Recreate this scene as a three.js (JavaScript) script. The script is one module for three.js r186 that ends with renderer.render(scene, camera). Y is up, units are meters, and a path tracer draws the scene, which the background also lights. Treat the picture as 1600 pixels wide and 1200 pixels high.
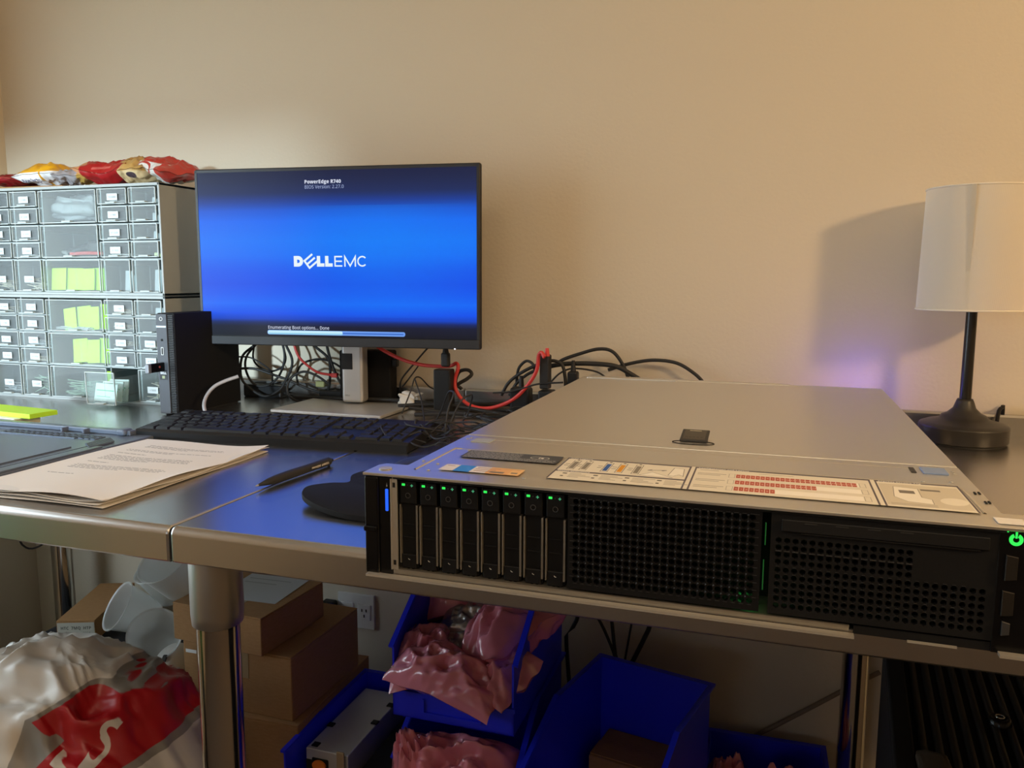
import * as THREE from 'three';
import { RoundedBoxGeometry } from 'three/addons/geometries/RoundedBoxGeometry.js';
import { mergeGeometries, mergeVertices, toCreasedNormals } from 'three/addons/utils/BufferGeometryUtils.js';
import { RectAreaLightUniformsLib } from 'three/addons/lights/RectAreaLightUniformsLib.js';
import { createNoise3D, createNoise2D } from 'simplex-noise';

// ---------- camera, sky, light, exposure ----------
const scene = new THREE.Scene();
const R = Math.PI / 180;
const camera = new THREE.PerspectiveCamera(2 * Math.atan(600 / 1258) / R, 4 / 3, 0.02, 60);
camera.rotation.order = 'YXZ';
camera.position.set(0.3138, 1.1439, 0.5738);
camera.rotation.set(-7.5 * R, 18 * R, 0.2 * R);
const renderer = new THREE.WebGLRenderer({ antialias: true });
renderer.toneMapping = THREE.LinearToneMapping;
renderer.toneMappingExposure = 1.0;
renderer.shadowMap.enabled = true;
renderer.shadowMap.type = THREE.PCFSoftShadowMap;
RectAreaLightUniformsLib.init();
scene.background = new THREE.Color().setRGB(2.6, 3.0, 3.5);     // overcast sky, seen only through the window

// daylight entering through the window in the left wall
const WIN = { z0: -0.52, z1: 0.60, y0: 0.55, y1: 1.72 };
const daylight = new THREE.RectAreaLight(new THREE.Color().setRGB(0.84, 0.95, 1.0), 2.4, WIN.z1 - WIN.z0 - 0.1, WIN.y1 - WIN.y0 - 0.1);
daylight.position.set(-1.36, (WIN.y0 + WIN.y1) / 2, (WIN.z0 + WIN.z1) / 2);
daylight.lookAt(2, (WIN.y0 + WIN.y1) / 2, (WIN.z0 + WIN.z1) / 2);
scene.add(daylight);
// low hazy sun through the window behind the camera: lights the drawer fronts and a strip of wall beside them
const FWIN = { x0: -1.28, x1: -0.40, y0: 1.02, y1: 1.54 };
const sun = new THREE.DirectionalLight(new THREE.Color().setRGB(0.74, 0.89, 1.0), 4.8);
sun.target.position.set(-0.9, 1.1, -0.66);
sun.position.set(-0.9 + 7 * Math.sin(2 * R), 1.1 + 7 * Math.sin(2 * R), -0.66 + 7 * Math.cos(2 * R));
sun.castShadow = true; sun.shadow.radius = 6; sun.shadow.mapSize.set(2048, 2048);
Object.assign(sun.shadow.camera, { left: -1.5, right: 1.5, top: 1.5, bottom: -1.5, near: 0.5, far: 9 });
scene.add(sun, sun.target);
// warm globe lamp to the right of the frame, its mesh is built with the objects
const GLOBE = new THREE.Vector3(1.78, 1.74, 0.36);
const warm = new THREE.PointLight(new THREE.Color().setRGB(1.0, 0.66, 0.33), 4.7, 0, 2);
warm.position.copy(GLOBE); warm.castShadow = true; warm.shadow.radius = 4; warm.shadow.bias = -0.002;
scene.add(warm);

// added fill panel on the ceiling to brighten below the tables, its mesh is built with the room
const PANEL = { x: 0.2, z: 1.5, w: 1.2, d: 0.6, y: 2.575 };
const ceilingFill = new THREE.RectAreaLight(new THREE.Color().setRGB(1.0, 0.80, 0.56), 5.0, PANEL.w, PANEL.d);
ceilingFill.position.set(PANEL.x, PANEL.y - 0.03, PANEL.z); ceilingFill.lookAt(PANEL.x, 0, PANEL.z); scene.add(ceilingFill);

// ---------- helpers ----------
let seed = 7;
const rnd = () => { seed = (seed * 1664525 + 1013904223) % 4294967296; return seed / 4294967296; };
const rr = (a, b) => a + (b - a) * rnd();
const n3 = createNoise3D(rnd), n2 = createNoise2D(rnd);
const lin = (r, g, b) => new THREE.Color().setRGB(r, g, b);
const T = 0.9;                                                     // table top height
const taken = {};
function numbered(name) { const n = taken[name] = (taken[name] ?? -1) + 1; return n ? `${name}_${String(n).padStart(3, '0')}` : name; }
function userData(o, label, category, group) { o.userData.label = label; o.userData.category = category; if (group) o.userData.group = group; }
function thing(name, label, category, [x, y, z] = [0, 0, 0], turn = 0, group) {
  const o = new THREE.Group(); o.name = numbered(name); scene.add(o);
  o.position.set(x, y, z); o.rotation.y = turn; userData(o, label, category, group);
  return o;
}
function part(name, geo, mat, parent, pos, rot) {
  const m = new THREE.Mesh(geo, mat); m.name = name; m.castShadow = m.receiveShadow = true;
  if (pos) m.position.set(...pos);
  if (rot) m.rotation.set(...rot);
  parent.add(m); return m;
}
function solo(name, geo, mat, label, category, pos, rot, group) {
  const m = part(numbered(name), geo, mat, scene, pos, rot); userData(m, label, category, group); return m;
}
function struct(name, geo, mat, pos) { const m = part(name, geo, mat, scene, pos); m.userData.kind = 'structure'; return m; }
const strip = (g) => { const h = g.index ? g.toNonIndexed() : g.clone(); for (const k of Object.keys(h.attributes)) if (!['position', 'normal', 'uv'].includes(k)) h.deleteAttribute(k); return h; };
const merge = (list) => mergeGeometries(list.map(strip));
const at = (g, x = 0, y = 0, z = 0, rx = 0, ry = 0, rz = 0) => { const m = new THREE.Matrix4().makeRotationFromEuler(new THREE.Euler(rx, ry, rz)); m.setPosition(x, y, z); return g.applyMatrix4(m); };
const bx = (w, h, d, x = 0, y = 0, z = 0) => new THREE.BoxGeometry(w, h, d).translate(x, y, z);
const rb = (w, h, d, r = 0.002, x = 0, y = 0, z = 0, s = 2) => new RoundedBoxGeometry(w, h, d, s, Math.min(r, w / 2.01, h / 2.01, d / 2.01)).translate(x, y, z);
const cyl = (r0, r1, h, x = 0, y = 0, z = 0, n = 24) => new THREE.CylinderGeometry(r0, r1, h, n).translate(x, y, z);
const curve = (pts, t = 0.5) => new THREE.CatmullRomCurve3(pts.map((p) => new THREE.Vector3(...p)), false, 'catmullrom', t);
const tube = (pts, r, n = 40, s = 8) => new THREE.TubeGeometry(curve(pts), n, r, s);
const lathe = (pts, n = 48) => new THREE.LatheGeometry(pts.map(([x, y]) => new THREE.Vector2(x, y)), n);
function shape(pts) { const s = new THREE.Shape(); pts.forEach(([x, y], i) => (i ? s.lineTo(x, y) : s.moveTo(x, y))); return s; }
const extrude = (s, depth, bevel = 0, seg = 1) => new THREE.ExtrudeGeometry(s, { depth, bevelEnabled: bevel > 0, bevelSize: bevel, bevelThickness: bevel, bevelSegments: seg, curveSegments: 24 });
// uv in metres from the dominant axis of each face
function metreUV(g, k = 1) {
  g = g.index ? g.toNonIndexed() : g;
  const p = g.attributes.position, uv = new Float32Array(p.count * 2), a = new THREE.Vector3(), b = new THREE.Vector3(), c = new THREE.Vector3();
  for (let i = 0; i < p.count; i += 3) {
    a.fromBufferAttribute(p, i); b.fromBufferAttribute(p, i + 1); c.fromBufferAttribute(p, i + 2);
    const n = b.clone().sub(a).cross(c.clone().sub(a)), x = Math.abs(n.x), y = Math.abs(n.y), z = Math.abs(n.z);
    [a, b, c].forEach((v, j) => { const q = y >= x && y >= z ? [v.x, v.z] : z >= x ? [v.x, v.y] : [v.z, v.y]; uv[(i + j) * 2] = q[0] * k; uv[(i + j) * 2 + 1] = q[1] * k; });
  }
  g.setAttribute('uv', new THREE.BufferAttribute(uv, 2)); return g;
}
function dataTex(w, h, f, srgb = false, repeat = 1) {
  const d = new Uint8Array(w * h * 4);
  for (let y = 0; y < h; y++) for (let x = 0; x < w; x++) { const v = f(x / w, y / h), i = (y * w + x) * 4; const c = Array.isArray(v) ? v : [v, v, v]; d[i] = c[0] * 255; d[i + 1] = c[1] * 255; d[i + 2] = c[2] * 255; d[i + 3] = 255; }
  const t = new THREE.DataTexture(d, w, h, THREE.RGBAFormat); t.magFilter = THREE.LinearFilter; t.wrapS = t.wrapT = THREE.RepeatWrapping; t.repeat.set(...(Array.isArray(repeat) ? repeat : [repeat, repeat]));
  if (srgb) t.colorSpace = THREE.SRGBColorSpace; t.needsUpdate = true; return t;
}
function canvasTex(w, h, draw) {
  const c = document.createElement('canvas'); c.width = w; c.height = h; draw(c.getContext('2d'), w, h);
  const t = new THREE.CanvasTexture(c); t.colorSpace = THREE.SRGBColorSpace; t.anisotropy = 8; return t;
}
const tile = (f, s) => (u, v) => { const a = 2 * Math.PI; return f(Math.cos(u * a) * s, Math.sin(u * a) * s, Math.cos(v * a) * s + 3 * Math.sin(v * a) * s); };
const std = (o) => new THREE.MeshStandardMaterial(o);
const phy = (o) => new THREE.MeshPhysicalMaterial(o);

// ---------- textures and materials ----------
const texGrain = dataTex(256, 256, (u, v) => 0.5 + 0.28 * n2(u * 90, v * 90) + 0.2 * n2(u * 200, v * 200 + 5), false, 4);
const texPlaster = dataTex(512, 512, (u, v) => 0.5 + 0.3 * n2(u * 60, v * 60) + 0.2 * n2(u * 150 + 3, v * 150), false, 1.6);
const texCard = dataTex(256, 256, (u, v) => { const n = 0.5 + 0.25 * n2(u * 14, v * 60) + 0.2 * n2(u * 70, v * 90); return [0.60 + 0.06 * n, 0.44 + 0.055 * n, 0.27 + 0.05 * n]; }, true, 3);
const texWeave = dataTex(256, 256, (u, v) => 0.5 + 0.25 * Math.sin(u * 2 * Math.PI * 64) + 0.25 * Math.sin(v * 2 * Math.PI * 64), false, [6, 3]);
const M = {
  wall: std({ color: lin(0.66, 0.585, 0.465), roughness: 0.92, bumpMap: texPlaster, bumpScale: 0.0003 }),
  ceiling: std({ color: lin(0.78, 0.76, 0.72), roughness: 0.95 }),
  floor: std({ color: lin(0.075, 0.055, 0.042), roughness: 0.8, bumpMap: texGrain, bumpScale: 0.0008 }),
  steel: phy({ color: lin(0.57, 0.56, 0.545), metalness: 1, roughness: 0.27 }),
  chrome: std({ color: lin(0.56, 0.55, 0.53), metalness: 1, roughness: 0.13 }),
  socket: std({ color: lin(0.50, 0.49, 0.47), metalness: 1, roughness: 0.38 }),
  galv: phy({ color: lin(0.68, 0.66, 0.62), metalness: 0.85, roughness: 0.31, bumpMap: texGrain, bumpScale: 0.00003 }),
  galvEdge: std({ color: lin(0.66, 0.62, 0.55), metalness: 0.7, roughness: 0.4 }),
  railMetal: std({ color: lin(0.36, 0.33, 0.28), metalness: 0.85, roughness: 0.4 }),
  black: phy({ color: lin(0.007, 0.007, 0.008), roughness: 0.45, specularIntensity: 0.45 }),
  blackGloss: phy({ color: lin(0.004, 0.004, 0.005), roughness: 0.25, specularIntensity: 0.6 }),
  blackMatt: phy({ color: lin(0.010, 0.010, 0.011), roughness: 0.7, specularIntensity: 0.35, bumpMap: texGrain, bumpScale: 0.0001 }),
  plastic: phy({ color: lin(0.012, 0.0125, 0.014), roughness: 0.42, specularIntensity: 0.7 }),
  darkGrey: std({ color: lin(0.03, 0.03, 0.032), roughness: 0.55 }),
  dark: std({ color: lin(0.006, 0.006, 0.006), roughness: 0.9 }),
  silver: std({ color: lin(0.56, 0.56, 0.55), metalness: 0.55, roughness: 0.42 }),
  white: std({ color: lin(0.80, 0.80, 0.78), roughness: 0.5 }),
  paper: std({ color: lin(0.80, 0.77, 0.73), roughness: 0.85 }),
  rubber: std({ color: lin(0.016, 0.016, 0.017), roughness: 0.55 }),
  red: std({ color: lin(0.62, 0.045, 0.04), roughness: 0.4 }),
  greyCable: std({ color: lin(0.42, 0.40, 0.40), roughness: 0.5 }),
  card: std({ map: texCard, roughness: 0.9 }),
  neon: std({ color: lin(0.52, 0.84, 0.03), roughness: 0.6 }),
  ledGreen: std({ color: lin(0.02, 0.2, 0.03), emissive: lin(0.03, 0.85, 0.10), emissiveIntensity: 1 }),
  ledBlue: std({ color: lin(0.02, 0.05, 0.3), emissive: lin(0.01, 0.12, 0.95), emissiveIntensity: 1 }),
  ledWhite: std({ color: lin(0.8, 0.8, 0.9), emissive: lin(0.8, 0.85, 1), emissiveIntensity: 1 }),
  cabinet: std({ color: lin(0.36, 0.385, 0.38), roughness: 0.5 }),
  clear: phy({ color: lin(0.93, 0.96, 0.96), transmission: 1, thickness: 0, roughness: 0.06, ior: 1.45, specularIntensity: 0.5 }),
  drawer: phy({ color: lin(0.88, 0.92, 0.92), transmission: 0.95, thickness: 0, roughness: 0.09, ior: 1.45, specularIntensity: 0.5 }),
  bin: std({ color: lin(0.008, 0.02, 0.78), roughness: 0.4 }),
  pink: phy({ color: lin(0.86, 0.30, 0.42), transmission: 0.25, thickness: 0, roughness: 0.24, clearcoat: 0.9, clearcoatRoughness: 0.12 }),
  foilBag: std({ color: lin(0.42, 0.40, 0.42), metalness: 0.85, roughness: 0.28 }),
};

// crumpled closed form: a boxy ellipsoid with ridged folds
function crumple(w, h, d, { amp = 0.1, freq = 1.6, box = 0.6, seg = 56, flat = 0, s = 0, fold = 0.35 } = {}) {
  const g = mergeVertices(new THREE.SphereGeometry(1, seg, Math.round(seg * 0.7)).deleteAttribute('normal').deleteAttribute('uv'), 1e-4), p = g.attributes.position, v = new THREE.Vector3();
  for (let i = 0; i < p.count; i++) {
    v.fromBufferAttribute(p, i);
    const e = (t) => Math.sign(t) * Math.abs(t) ** box;
    const o = v.clone().normalize(), q = new THREE.Vector3(e(o.x), e(o.y), e(o.z));
    const wx = 0.35 * n3(o.x * 1.1 + s, o.y * 1.1, o.z * 1.1 - s), wy = 0.35 * n3(o.y * 1.1 - s, o.z * 1.1, o.x * 1.1);   // bent folds
    let k = 1 + amp * n3(o.x * 1.2 - s, o.y * 1.2, o.z * 1.2);
    k += amp * fold * (0.5 - 1.6 * Math.abs(n3(o.x * freq + wx + s, o.y * freq + wy - s, o.z * freq + 2 * s)));
    k += 0.3 * amp * fold * (0.5 - 1.6 * Math.abs(n3((o.x + wx) * freq * 2.1 + s, (o.y + wy) * freq * 2.1, o.z * freq * 2.1 - s)));
    q.multiplyScalar(k);
    if (flat && q.y < -flat) q.y = -flat;
    p.setXYZ(i, q.x * w / 2, q.y * h / 2, q.z * d / 2);
  }
  g.computeVertexNormals(); return g;
}
// planar uv over x and the named axis, 0..1 over the bounding box
function planarUV(g, axis = 'y') {
  g.computeBoundingBox(); const b = g.boundingBox, p = g.attributes.position, uv = new Float32Array(p.count * 2);
  for (let i = 0; i < p.count; i++) { uv[2 * i] = (p.getX(i) - b.min.x) / (b.max.x - b.min.x); const q = axis === 'y' ? p.getY(i) : -p.getZ(i), lo = axis === 'y' ? b.min.y : -b.max.z, hi = axis === 'y' ? b.max.y : -b.min.z; uv[2 * i + 1] = (q - lo) / (hi - lo); }
  g.setAttribute('uv', new THREE.BufferAttribute(uv, 2)); return g;
}
// sealed pouch lying flat: w along x, d along z, crimped ends, wrinkled
function pouch(w, d, h, { s = 0, amp = 0.15, nx = 44, nz = 30, bend = 0 } = {}) {
  const tops = [];
  for (const side of [1, -1]) {
    const g = new THREE.PlaneGeometry(w, d, nx, nz).rotateX(-Math.PI / 2), p = g.attributes.position;
    for (let i = 0; i < p.count; i++) {
      const u = p.getX(i) / (w / 2), v = p.getZ(i) / (d / 2);
      const full = Math.max(0, (1 - Math.abs(u) ** 3.2)) ** 0.7 * Math.max(0, (1 - v * v)) ** 0.6;
      const wr = 1 - 2 * Math.abs(n3(u * 1.5 + s, v * 1.2, s + side)), wr2 = 1 - 2 * Math.abs(n3(u * 3 - s, v * 2.4, 3 + s + side));
      const crimp = 0.002 * Math.sin(v * 9 + s) * Math.abs(u) ** 6 + 0.004 * n3(u * 1.1, v * 1.1, s + 9);
      const y = side * h / 2 * full * (1 + amp * wr + 0.5 * amp * wr2) + side * 0.0004 + crimp * (h / 0.04) + bend * (u * u) ;
      p.setXYZ(i, p.getX(i) * (1 - 0.06 * full), y, p.getZ(i) * (1 - 0.05 * full + 0.05 * n3(u, 2, s)));
    }
    if (side < 0) { const ix = g.index.array; for (let i = 0; i < ix.length; i += 3) { const t = ix[i]; ix[i] = ix[i + 1]; ix[i + 1] = t; } }
    g.computeVertexNormals(); tops.push(g);
  }
  return mergeGeometries(tops);
}
// swaps two corners of every triangle, for shapes turned by a mirroring matrix
const flip = (g) => { const q = g.index ? g.toNonIndexed() : g; for (const n of ['position', 'normal', 'uv']) { const a = q.attributes[n], s = a.itemSize; for (let i = 0; i < a.count; i += 3) for (let k = 0; k < s; k++) { const t = a.array[i * s + k]; a.array[i * s + k] = a.array[(i + 1) * s + k]; a.array[(i + 1) * s + k] = t; } } return q; };
const drop = (g, y) => { g.computeBoundingBox(); return g.translate(0, y - g.boundingBox.min.y, 0); };

// ---------- the room ----------
const ROOM = { x0: -1.375, x1: 4.6, z0: -0.87, z1: 4.2, h: 2.6, t: 0.12 };
{
  const { x0, x1, z0, z1, h, t } = ROOM, w = x1 - x0, d = z1 - z0, cx = (x0 + x1) / 2, cz = (z0 + z1) / 2;
  struct('floor', metreUV(bx(w + 2 * t, 0.1, d + 2 * t, cx, -0.05, cz)), M.floor);
  struct('ceiling', bx(w + 2 * t, 0.1, d + 2 * t, cx, h + 0.05, cz), M.ceiling);
  struct('wall_back', metreUV(bx(w + 2 * t, h, t, cx, h / 2, z0 - t / 2)), M.wall);
  { const { x0: a, x1: b, y0, y1 } = FWIN, L = x0 - t, Rr = x1 + t, Z = z1 + t / 2;
    struct('wall_front', metreUV(merge([bx(a - L, h, t, (a + L) / 2, h / 2, Z), bx(Rr - b, h, t, (Rr + b) / 2, h / 2, Z), bx(b - a, y0, t, (a + b) / 2, y0 / 2, Z), bx(b - a, h - y1, t, (a + b) / 2, (h + y1) / 2, Z)])), M.wall);
    const win = new THREE.Group(); win.name = 'window_2'; win.userData.kind = 'structure'; scene.add(win);
    part('pane', bx(b - a, y1 - y0, 0.004, (a + b) / 2, (y0 + y1) / 2, Z), M.clear, win);
    part('window_sill', bx(b - a + 0.1, 0.025, 0.14, (a + b) / 2, y0 - 0.0125, z1 - 0.02), M.white, win); }
  struct('wall_right', metreUV(bx(t, h, d, x1 + t / 2, h / 2, cz)), M.wall);
  const { z0: a, z1: b, y0, y1 } = WIN, X = x0 - t / 2;
  struct('wall_left', metreUV(merge([bx(t, h, a - z0, X, h / 2, (a + z0) / 2), bx(t, h, z1 - b, X, h / 2, (b + z1) / 2), bx(t, y0, b - a, X, y0 / 2, (a + b) / 2), bx(t, h - y1, b - a, X, (h + y1) / 2, (a + b) / 2)])), M.wall);
  const win = new THREE.Group(); win.name = 'window_1'; win.userData.kind = 'structure'; scene.add(win);
  const f = 0.045, zc = (a + b) / 2, yc = (y0 + y1) / 2;
  part('window_frame', merge([bx(0.05, f, b - a, X, y0 + f / 2, zc), bx(0.05, f, b - a, X, y1 - f / 2, zc), bx(0.05, y1 - y0, f, X, yc, a + f / 2), bx(0.05, y1 - y0, f, X, yc, b - f / 2)]), M.white, win);
  part('pane', bx(0.004, y1 - y0 - 2 * f, b - a - 2 * f, X, yc, zc), M.clear, win);
  // the lawn outside the window, mirrored as the green patch on the steel table edge
  const lawn = struct('lawn', metreUV(bx(6, 0.1, 9, x0 - t - 3.0, -0.1, 1)), std({ color: lin(0.10, 0.24, 0.05), roughness: 1, bumpMap: texGrain, bumpScale: 0.01 }));
}

{
  const cl = thing('ceiling_fill_panel', 'flat square-edged fill panel added on the ceiling in front of the tables', 'light', [PANEL.x, PANEL.y, PANEL.z]);  // fill source added to lift the dark area under the tables
  part('fill_housing', rb(PANEL.w + 0.04, 0.03, PANEL.d + 0.04, 0.004, 0, 0.010, 0), M.white, cl);
  part('fill_diffuser', rb(PANEL.w, 0.006, PANEL.d, 0.002, 0, -0.008, 0), std({ color: lin(0.8, 0.78, 0.72), emissive: lin(1, 0.82, 0.58), emissiveIntensity: 0.8 }), cl);
}

// ---------- two stainless work tables ----------
const zF = -0.05, zB = -0.845, apron = 0.036;
function tableTop(x0, x1) {
  // folded sheet: rounded front nose, apron, upstand at the back; swept along x
  const r = 0.008;
  const s = new THREE.Shape();
  s.moveTo(zB, T);
  s.lineTo(zF - r - 0.0015, T); s.lineTo(zF - r, T); s.absarc(zF - r, T - r, r, Math.PI / 2, 0, true); s.lineTo(zF, T - r - 0.0015); s.lineTo(zF, T - apron + 0.0035); s.lineTo(zF, T - apron + 0.002); s.lineTo(zF - 0.002, T - apron);
  s.lineTo(zF - 0.022, T - apron); s.lineTo(zF - 0.022, T - apron + 0.0015); s.lineTo(zF - 0.003, T - apron + 0.0015); s.lineTo(zF - 0.003, T - 0.012); s.lineTo(zF - 0.012, T - 0.006);
  s.lineTo(zB - 0.010, T - 0.006); s.lineTo(zB - 0.010, T + 0.031); s.lineTo(zB - 0.014, T + 0.031); s.lineTo(zB - 0.014, T + 0.0335); s.lineTo(zB - 0.003, T + 0.0335); s.lineTo(zB, T + 0.0305);
  const g = new THREE.ExtrudeGeometry(s, { depth: x1 - x0 - 0.0075, bevelEnabled: true, bevelSize: 0.0016, bevelOffset: -0.0016, bevelThickness: 0.0022, bevelSegments: 2, curveSegments: 12 });
  // shape plane (z, y) -> world: shape x is z, extrude axis becomes -x
  g.applyMatrix4(new THREE.Matrix4().set(0, 0, -1, x1 - 0.00375, 0, 1, 0, 0, 1, 0, 0, 0, 0, 0, 0, 1));
  return metreUV(g);
}
function workTable(label, x0, x1, legs) {
  const t = thing('work_table', label, 'table');
  part('table_top', tableTop(x0, x1), M.steel, t);
  part('hat_channel', merge([bx(x1 - x0 - 0.1, 0.02, 0.08, (x0 + x1) / 2, T - 0.017, -0.3), bx(x1 - x0 - 0.1, 0.02, 0.08, (x0 + x1) / 2, T - 0.017, -0.6)]), M.socket, t);
  for (const [x, z] of legs) {
    const leg = part('leg', cyl(0.0215, 0.0215, T - 0.05, x, (T - 0.05) / 2 + 0.03, z, 32), M.chrome, t);
    part('leg_socket', merge([lathe([[0.0218, -0.002], [0.0252, 0], [0.0262, 0.012], [0.0262, 0.078], [0.0218, 0.08]], 40).translate(x, T - 0.012 - 0.095, z)]), M.socket, leg);
    part('foot', lathe([[0.001, 0], [0.02, 0], [0.022, 0.012], [0.018, 0.034], [0.001, 0.036]], 24).translate(x, 0, z), M.darkGrey, leg);
  }
  return t;
}
workTable('stainless steel work table carrying the monitor, left of the seam', -1.37, -0.243, [[-1.20, -0.785], [-1.20, -0.085]]);
workTable('stainless steel work table carrying the rack server, right of the seam', -0.243, 1.06, [[-0.2172, -0.084], [-0.10, -0.80], [0.468, -0.81], [1.02, -0.087], [1.02, -0.80]]);

// ---------- rack server ----------
const text = (c, s, x, y, px, o = {}) => { c.font = `${o.bold ? 'bold ' : ''}${px}px sans-serif`; c.fillStyle = o.color || '#222'; c.textAlign = o.align || 'left'; c.textBaseline = 'middle'; if (o.w) c.fillText(s, x, y, o.w); else c.fillText(s, x, y); };
{
  const H = 0.0868, D = 0.691, xL = 0.024, xR = 0.4665, W = 0.4905;
  const sv = thing('rack_server', 'two-unit rack server with galvanised lid and black drive front', 'server', [0, T, 0]);
  // chassis: bottom, sides, rear
  part('chassis', metreUV(merge([bx(xR - xL, 0.0015, D - 0.01, (xL + xR) / 2, 0.0018, -D / 2), bx(0.0015, H - 0.003, D - 0.004, xL + 0.00075, H / 2, -D / 2 - 0.001), bx(0.0015, H - 0.003, D - 0.004, xR - 0.00075, H / 2, -D / 2 - 0.001), bx(xR - xL - 0.003, H - 0.003, 0.0015, (xL + xR) / 2, H / 2, -D + 0.001)])), M.galv, sv);
  // top front panel, ears included, its outline cut round the ears
  const zs = -0.1735, top = shape([[0, 0], [W, 0], [W, 0.028], [W - 0.004, 0.034], [xR + 0.001, 0.034], [xR, 0.036], [xR, -zs], [xL, -zs], [xL, 0.036], [xL - 0.001, 0.034], [0.004, 0.034], [0, 0.028]]);
  part('front_cover', metreUV(extrude(top, 0.0016, 0.0004).rotateX(-Math.PI / 2).translate(0, H - 0.0024, 0)), M.galv, sv);
  // the lid behind the seam
  const lid = part('lid', metreUV(merge([rb(xR - xL, 0.003, D + zs - 0.0026, 0.0012, (xL + xR) / 2, H - 0.0014, (zs - 0.0026 - D) / 2)])), M.galv, sv);
  // rear step of the lid where it overlaps the rear bracket
  part('rear_bracket', metreUV(merge([rb(0.14, 0.004, 0.02, 0.001, 0.08 + xL, H - 0.0002, -D + 0.009), rb(0.19, 0.0025, 0.014, 0.001, 0.245, H - 0.0004, -D + 0.004)])), M.galv, lid);
  // pressed beads
  const yb = H - 0.0009, bead = (p, r = 0.0013) => tube(p.map(([x, z]) => [x, yb, z]), r, p.length * 10, 6);
  part('pressed_bead', bead([[0.036, -0.022], [0.0362, -0.06], [0.0366, -0.106], [0.0392, -0.1095], [0.043, -0.11]]), M.galvEdge, sv);
  part('pressed_bead', bead([[0.043, -0.11], [0.1, -0.1095], [0.25, -0.1085], [0.42, -0.1075], [0.446, -0.107]], 0.0008), M.galvEdge, sv);
  part('pressed_bead', bead([[0.447, -0.107], [0.452, -0.104], [0.4545, -0.09], [0.4555, -0.03]]), M.galvEdge, sv);
  part('pressed_bead', bead([[0.063, -0.142], [0.0638, -0.154], [0.066, -0.158], [0.2, -0.159], [0.43, -0.16]], 0.0008), M.galvEdge, sv);
  // small latch window and its twin with a blue button
  part('latch_window', rb(0.02, 0.0008, 0.017, 0.0004, 0.049, H, -0.1505), std({ color: lin(0.46, 0.50, 0.52), metalness: 0.4, roughness: 0.5 }), sv);
  part('blue_button', rb(0.019, 0.0016, 0.021, 0.0006, 0.4445, H + 0.0002, -0.152), std({ color: lin(0.24, 0.33, 0.55), roughness: 0.5 }), sv).userData.label = 'pale blue release button';
  part('button_recess', rb(0.004, 0.0006, 0.018, 0.0003, 0.4285, H, -0.152), M.darkGrey, sv);
  // rivets and small slots
  for (const [x, z] of [[0.052, -0.105], [0.046, -0.046], [0.048, -0.022], [0.030, -0.052], [0.031, -0.155], [0.033, -0.16], [0.131, -0.021], [0.43, -0.112], [0.451, -0.118], [0.459, -0.156], [0.459, -0.149]]) part('rivet', new THREE.SphereGeometry(0.0016, 10, 5, 0, 7, 0, 1.57).scale(1, 0.4, 1).translate(x, H - 0.0002, z), M.silver, sv);
  for (const [x, z] of [[0.461, -0.086], [0.464, -0.087], [0.4625, -0.06], [0.465, -0.061]]) part('slot', bx(0.0013, 0.0006, 0.006, x, H, z), M.dark, sv);
  part('ear_sticker', rb(0.017, 0.0006, 0.014, 0.0002, 0.4665, H + 0.0002, -0.013), M.paper, sv);
  part('ear_screw', merge([cyl(0.0055, 0.0055, 0.0006, 0.012, H + 0.0001, -0.016, 20)]), M.silver, sv);

  // lid latch: oval recess with its lever standing up
  const lt = part('latch_recess', merge([lathe([[0.0005, 0], [0.0165, 0.0002], [0.0178, 0.001], [0.018, 0.0004], [0.0182, 0]], 40).scale(1.12, 1, 0.5).translate(0.2445, H - 0.0002, -0.2045)]), M.black, sv);
  const lever = part('latch_lever', merge([rb(0.0265, 0.0022, 0.034, 0.001)]), M.darkGrey, lt, [0.2445, H + 0.0038, -0.2225], [8 * R, 0, 0]);
  const leverLabel = part('latch_label', new THREE.PlaneGeometry(0.021, 0.028).rotateX(-Math.PI / 2), std({ roughness: 0.5, map: canvasTex(128, 160, (c, w, h) => { c.fillStyle = '#4a453d'; c.fillRect(0, 0, w, h); c.fillStyle = '#b9b19c'; c.fillRect(28, 6, 70, 12); c.fillStyle = '#2a2723'; for (let i = 0; i < 5; i++) c.fillRect(12 + i * 22, 118, 14, 10); }) }), lt, [0.2445, H + 0.0051, -0.2223], [8 * R, 0, 0]);

  // service stickers on the front cover
  const sticker = (name, x0, x1, z0, z1, tex, label) => { const m = part(name, new THREE.PlaneGeometry(x1 - x0, z1 - z0).rotateX(-Math.PI / 2), std({ map: tex, roughness: 0.55 }), sv, [(x0 + x1) / 2, H + 0.0005, (z0 + z1) / 2]); m.userData.label = label; return m; };
  sticker('service_sticker', 0.147, 0.4525, -0.1025, -0.0265, canvasTex(2048, 512, (c, w, h) => {
    c.fillStyle = '#e9e2d2'; c.fillRect(0, 0, w, h);
    const X = (x) => (x - 0.147) / 0.3055 * w, line = (x0, y0, x1, y1, k = 3, col = '#4a4540') => { c.strokeStyle = col; c.lineWidth = k; c.beginPath(); c.moveTo(x0, y0); c.lineTo(x1, y1); c.stroke(); };
    const panel = (a, b, y0, y1) => { c.strokeStyle = '#56505a'; c.lineWidth = 9; c.strokeRect(a + 5, y0 + 5, b - a - 10, y1 - y0 - 10); };
    const pA = [0, X(0.2535)], pB = [X(0.2565), X(0.3905)], pC = [X(0.3935), w];
    for (const [a, b] of [pA, pB, pC]) { panel(a, b, 0, h + 14); c.fillStyle = '#56505a'; c.fillRect(a, 0, b - a, 26); }
    text(c, 'Icon Legend', 18, 14, 22, { bold: 1, color: '#fff' });
    text(c, 'Configuration and Layout', pB[0] + 18, 14, 22, { bold: 1, color: '#fff' });
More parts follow.
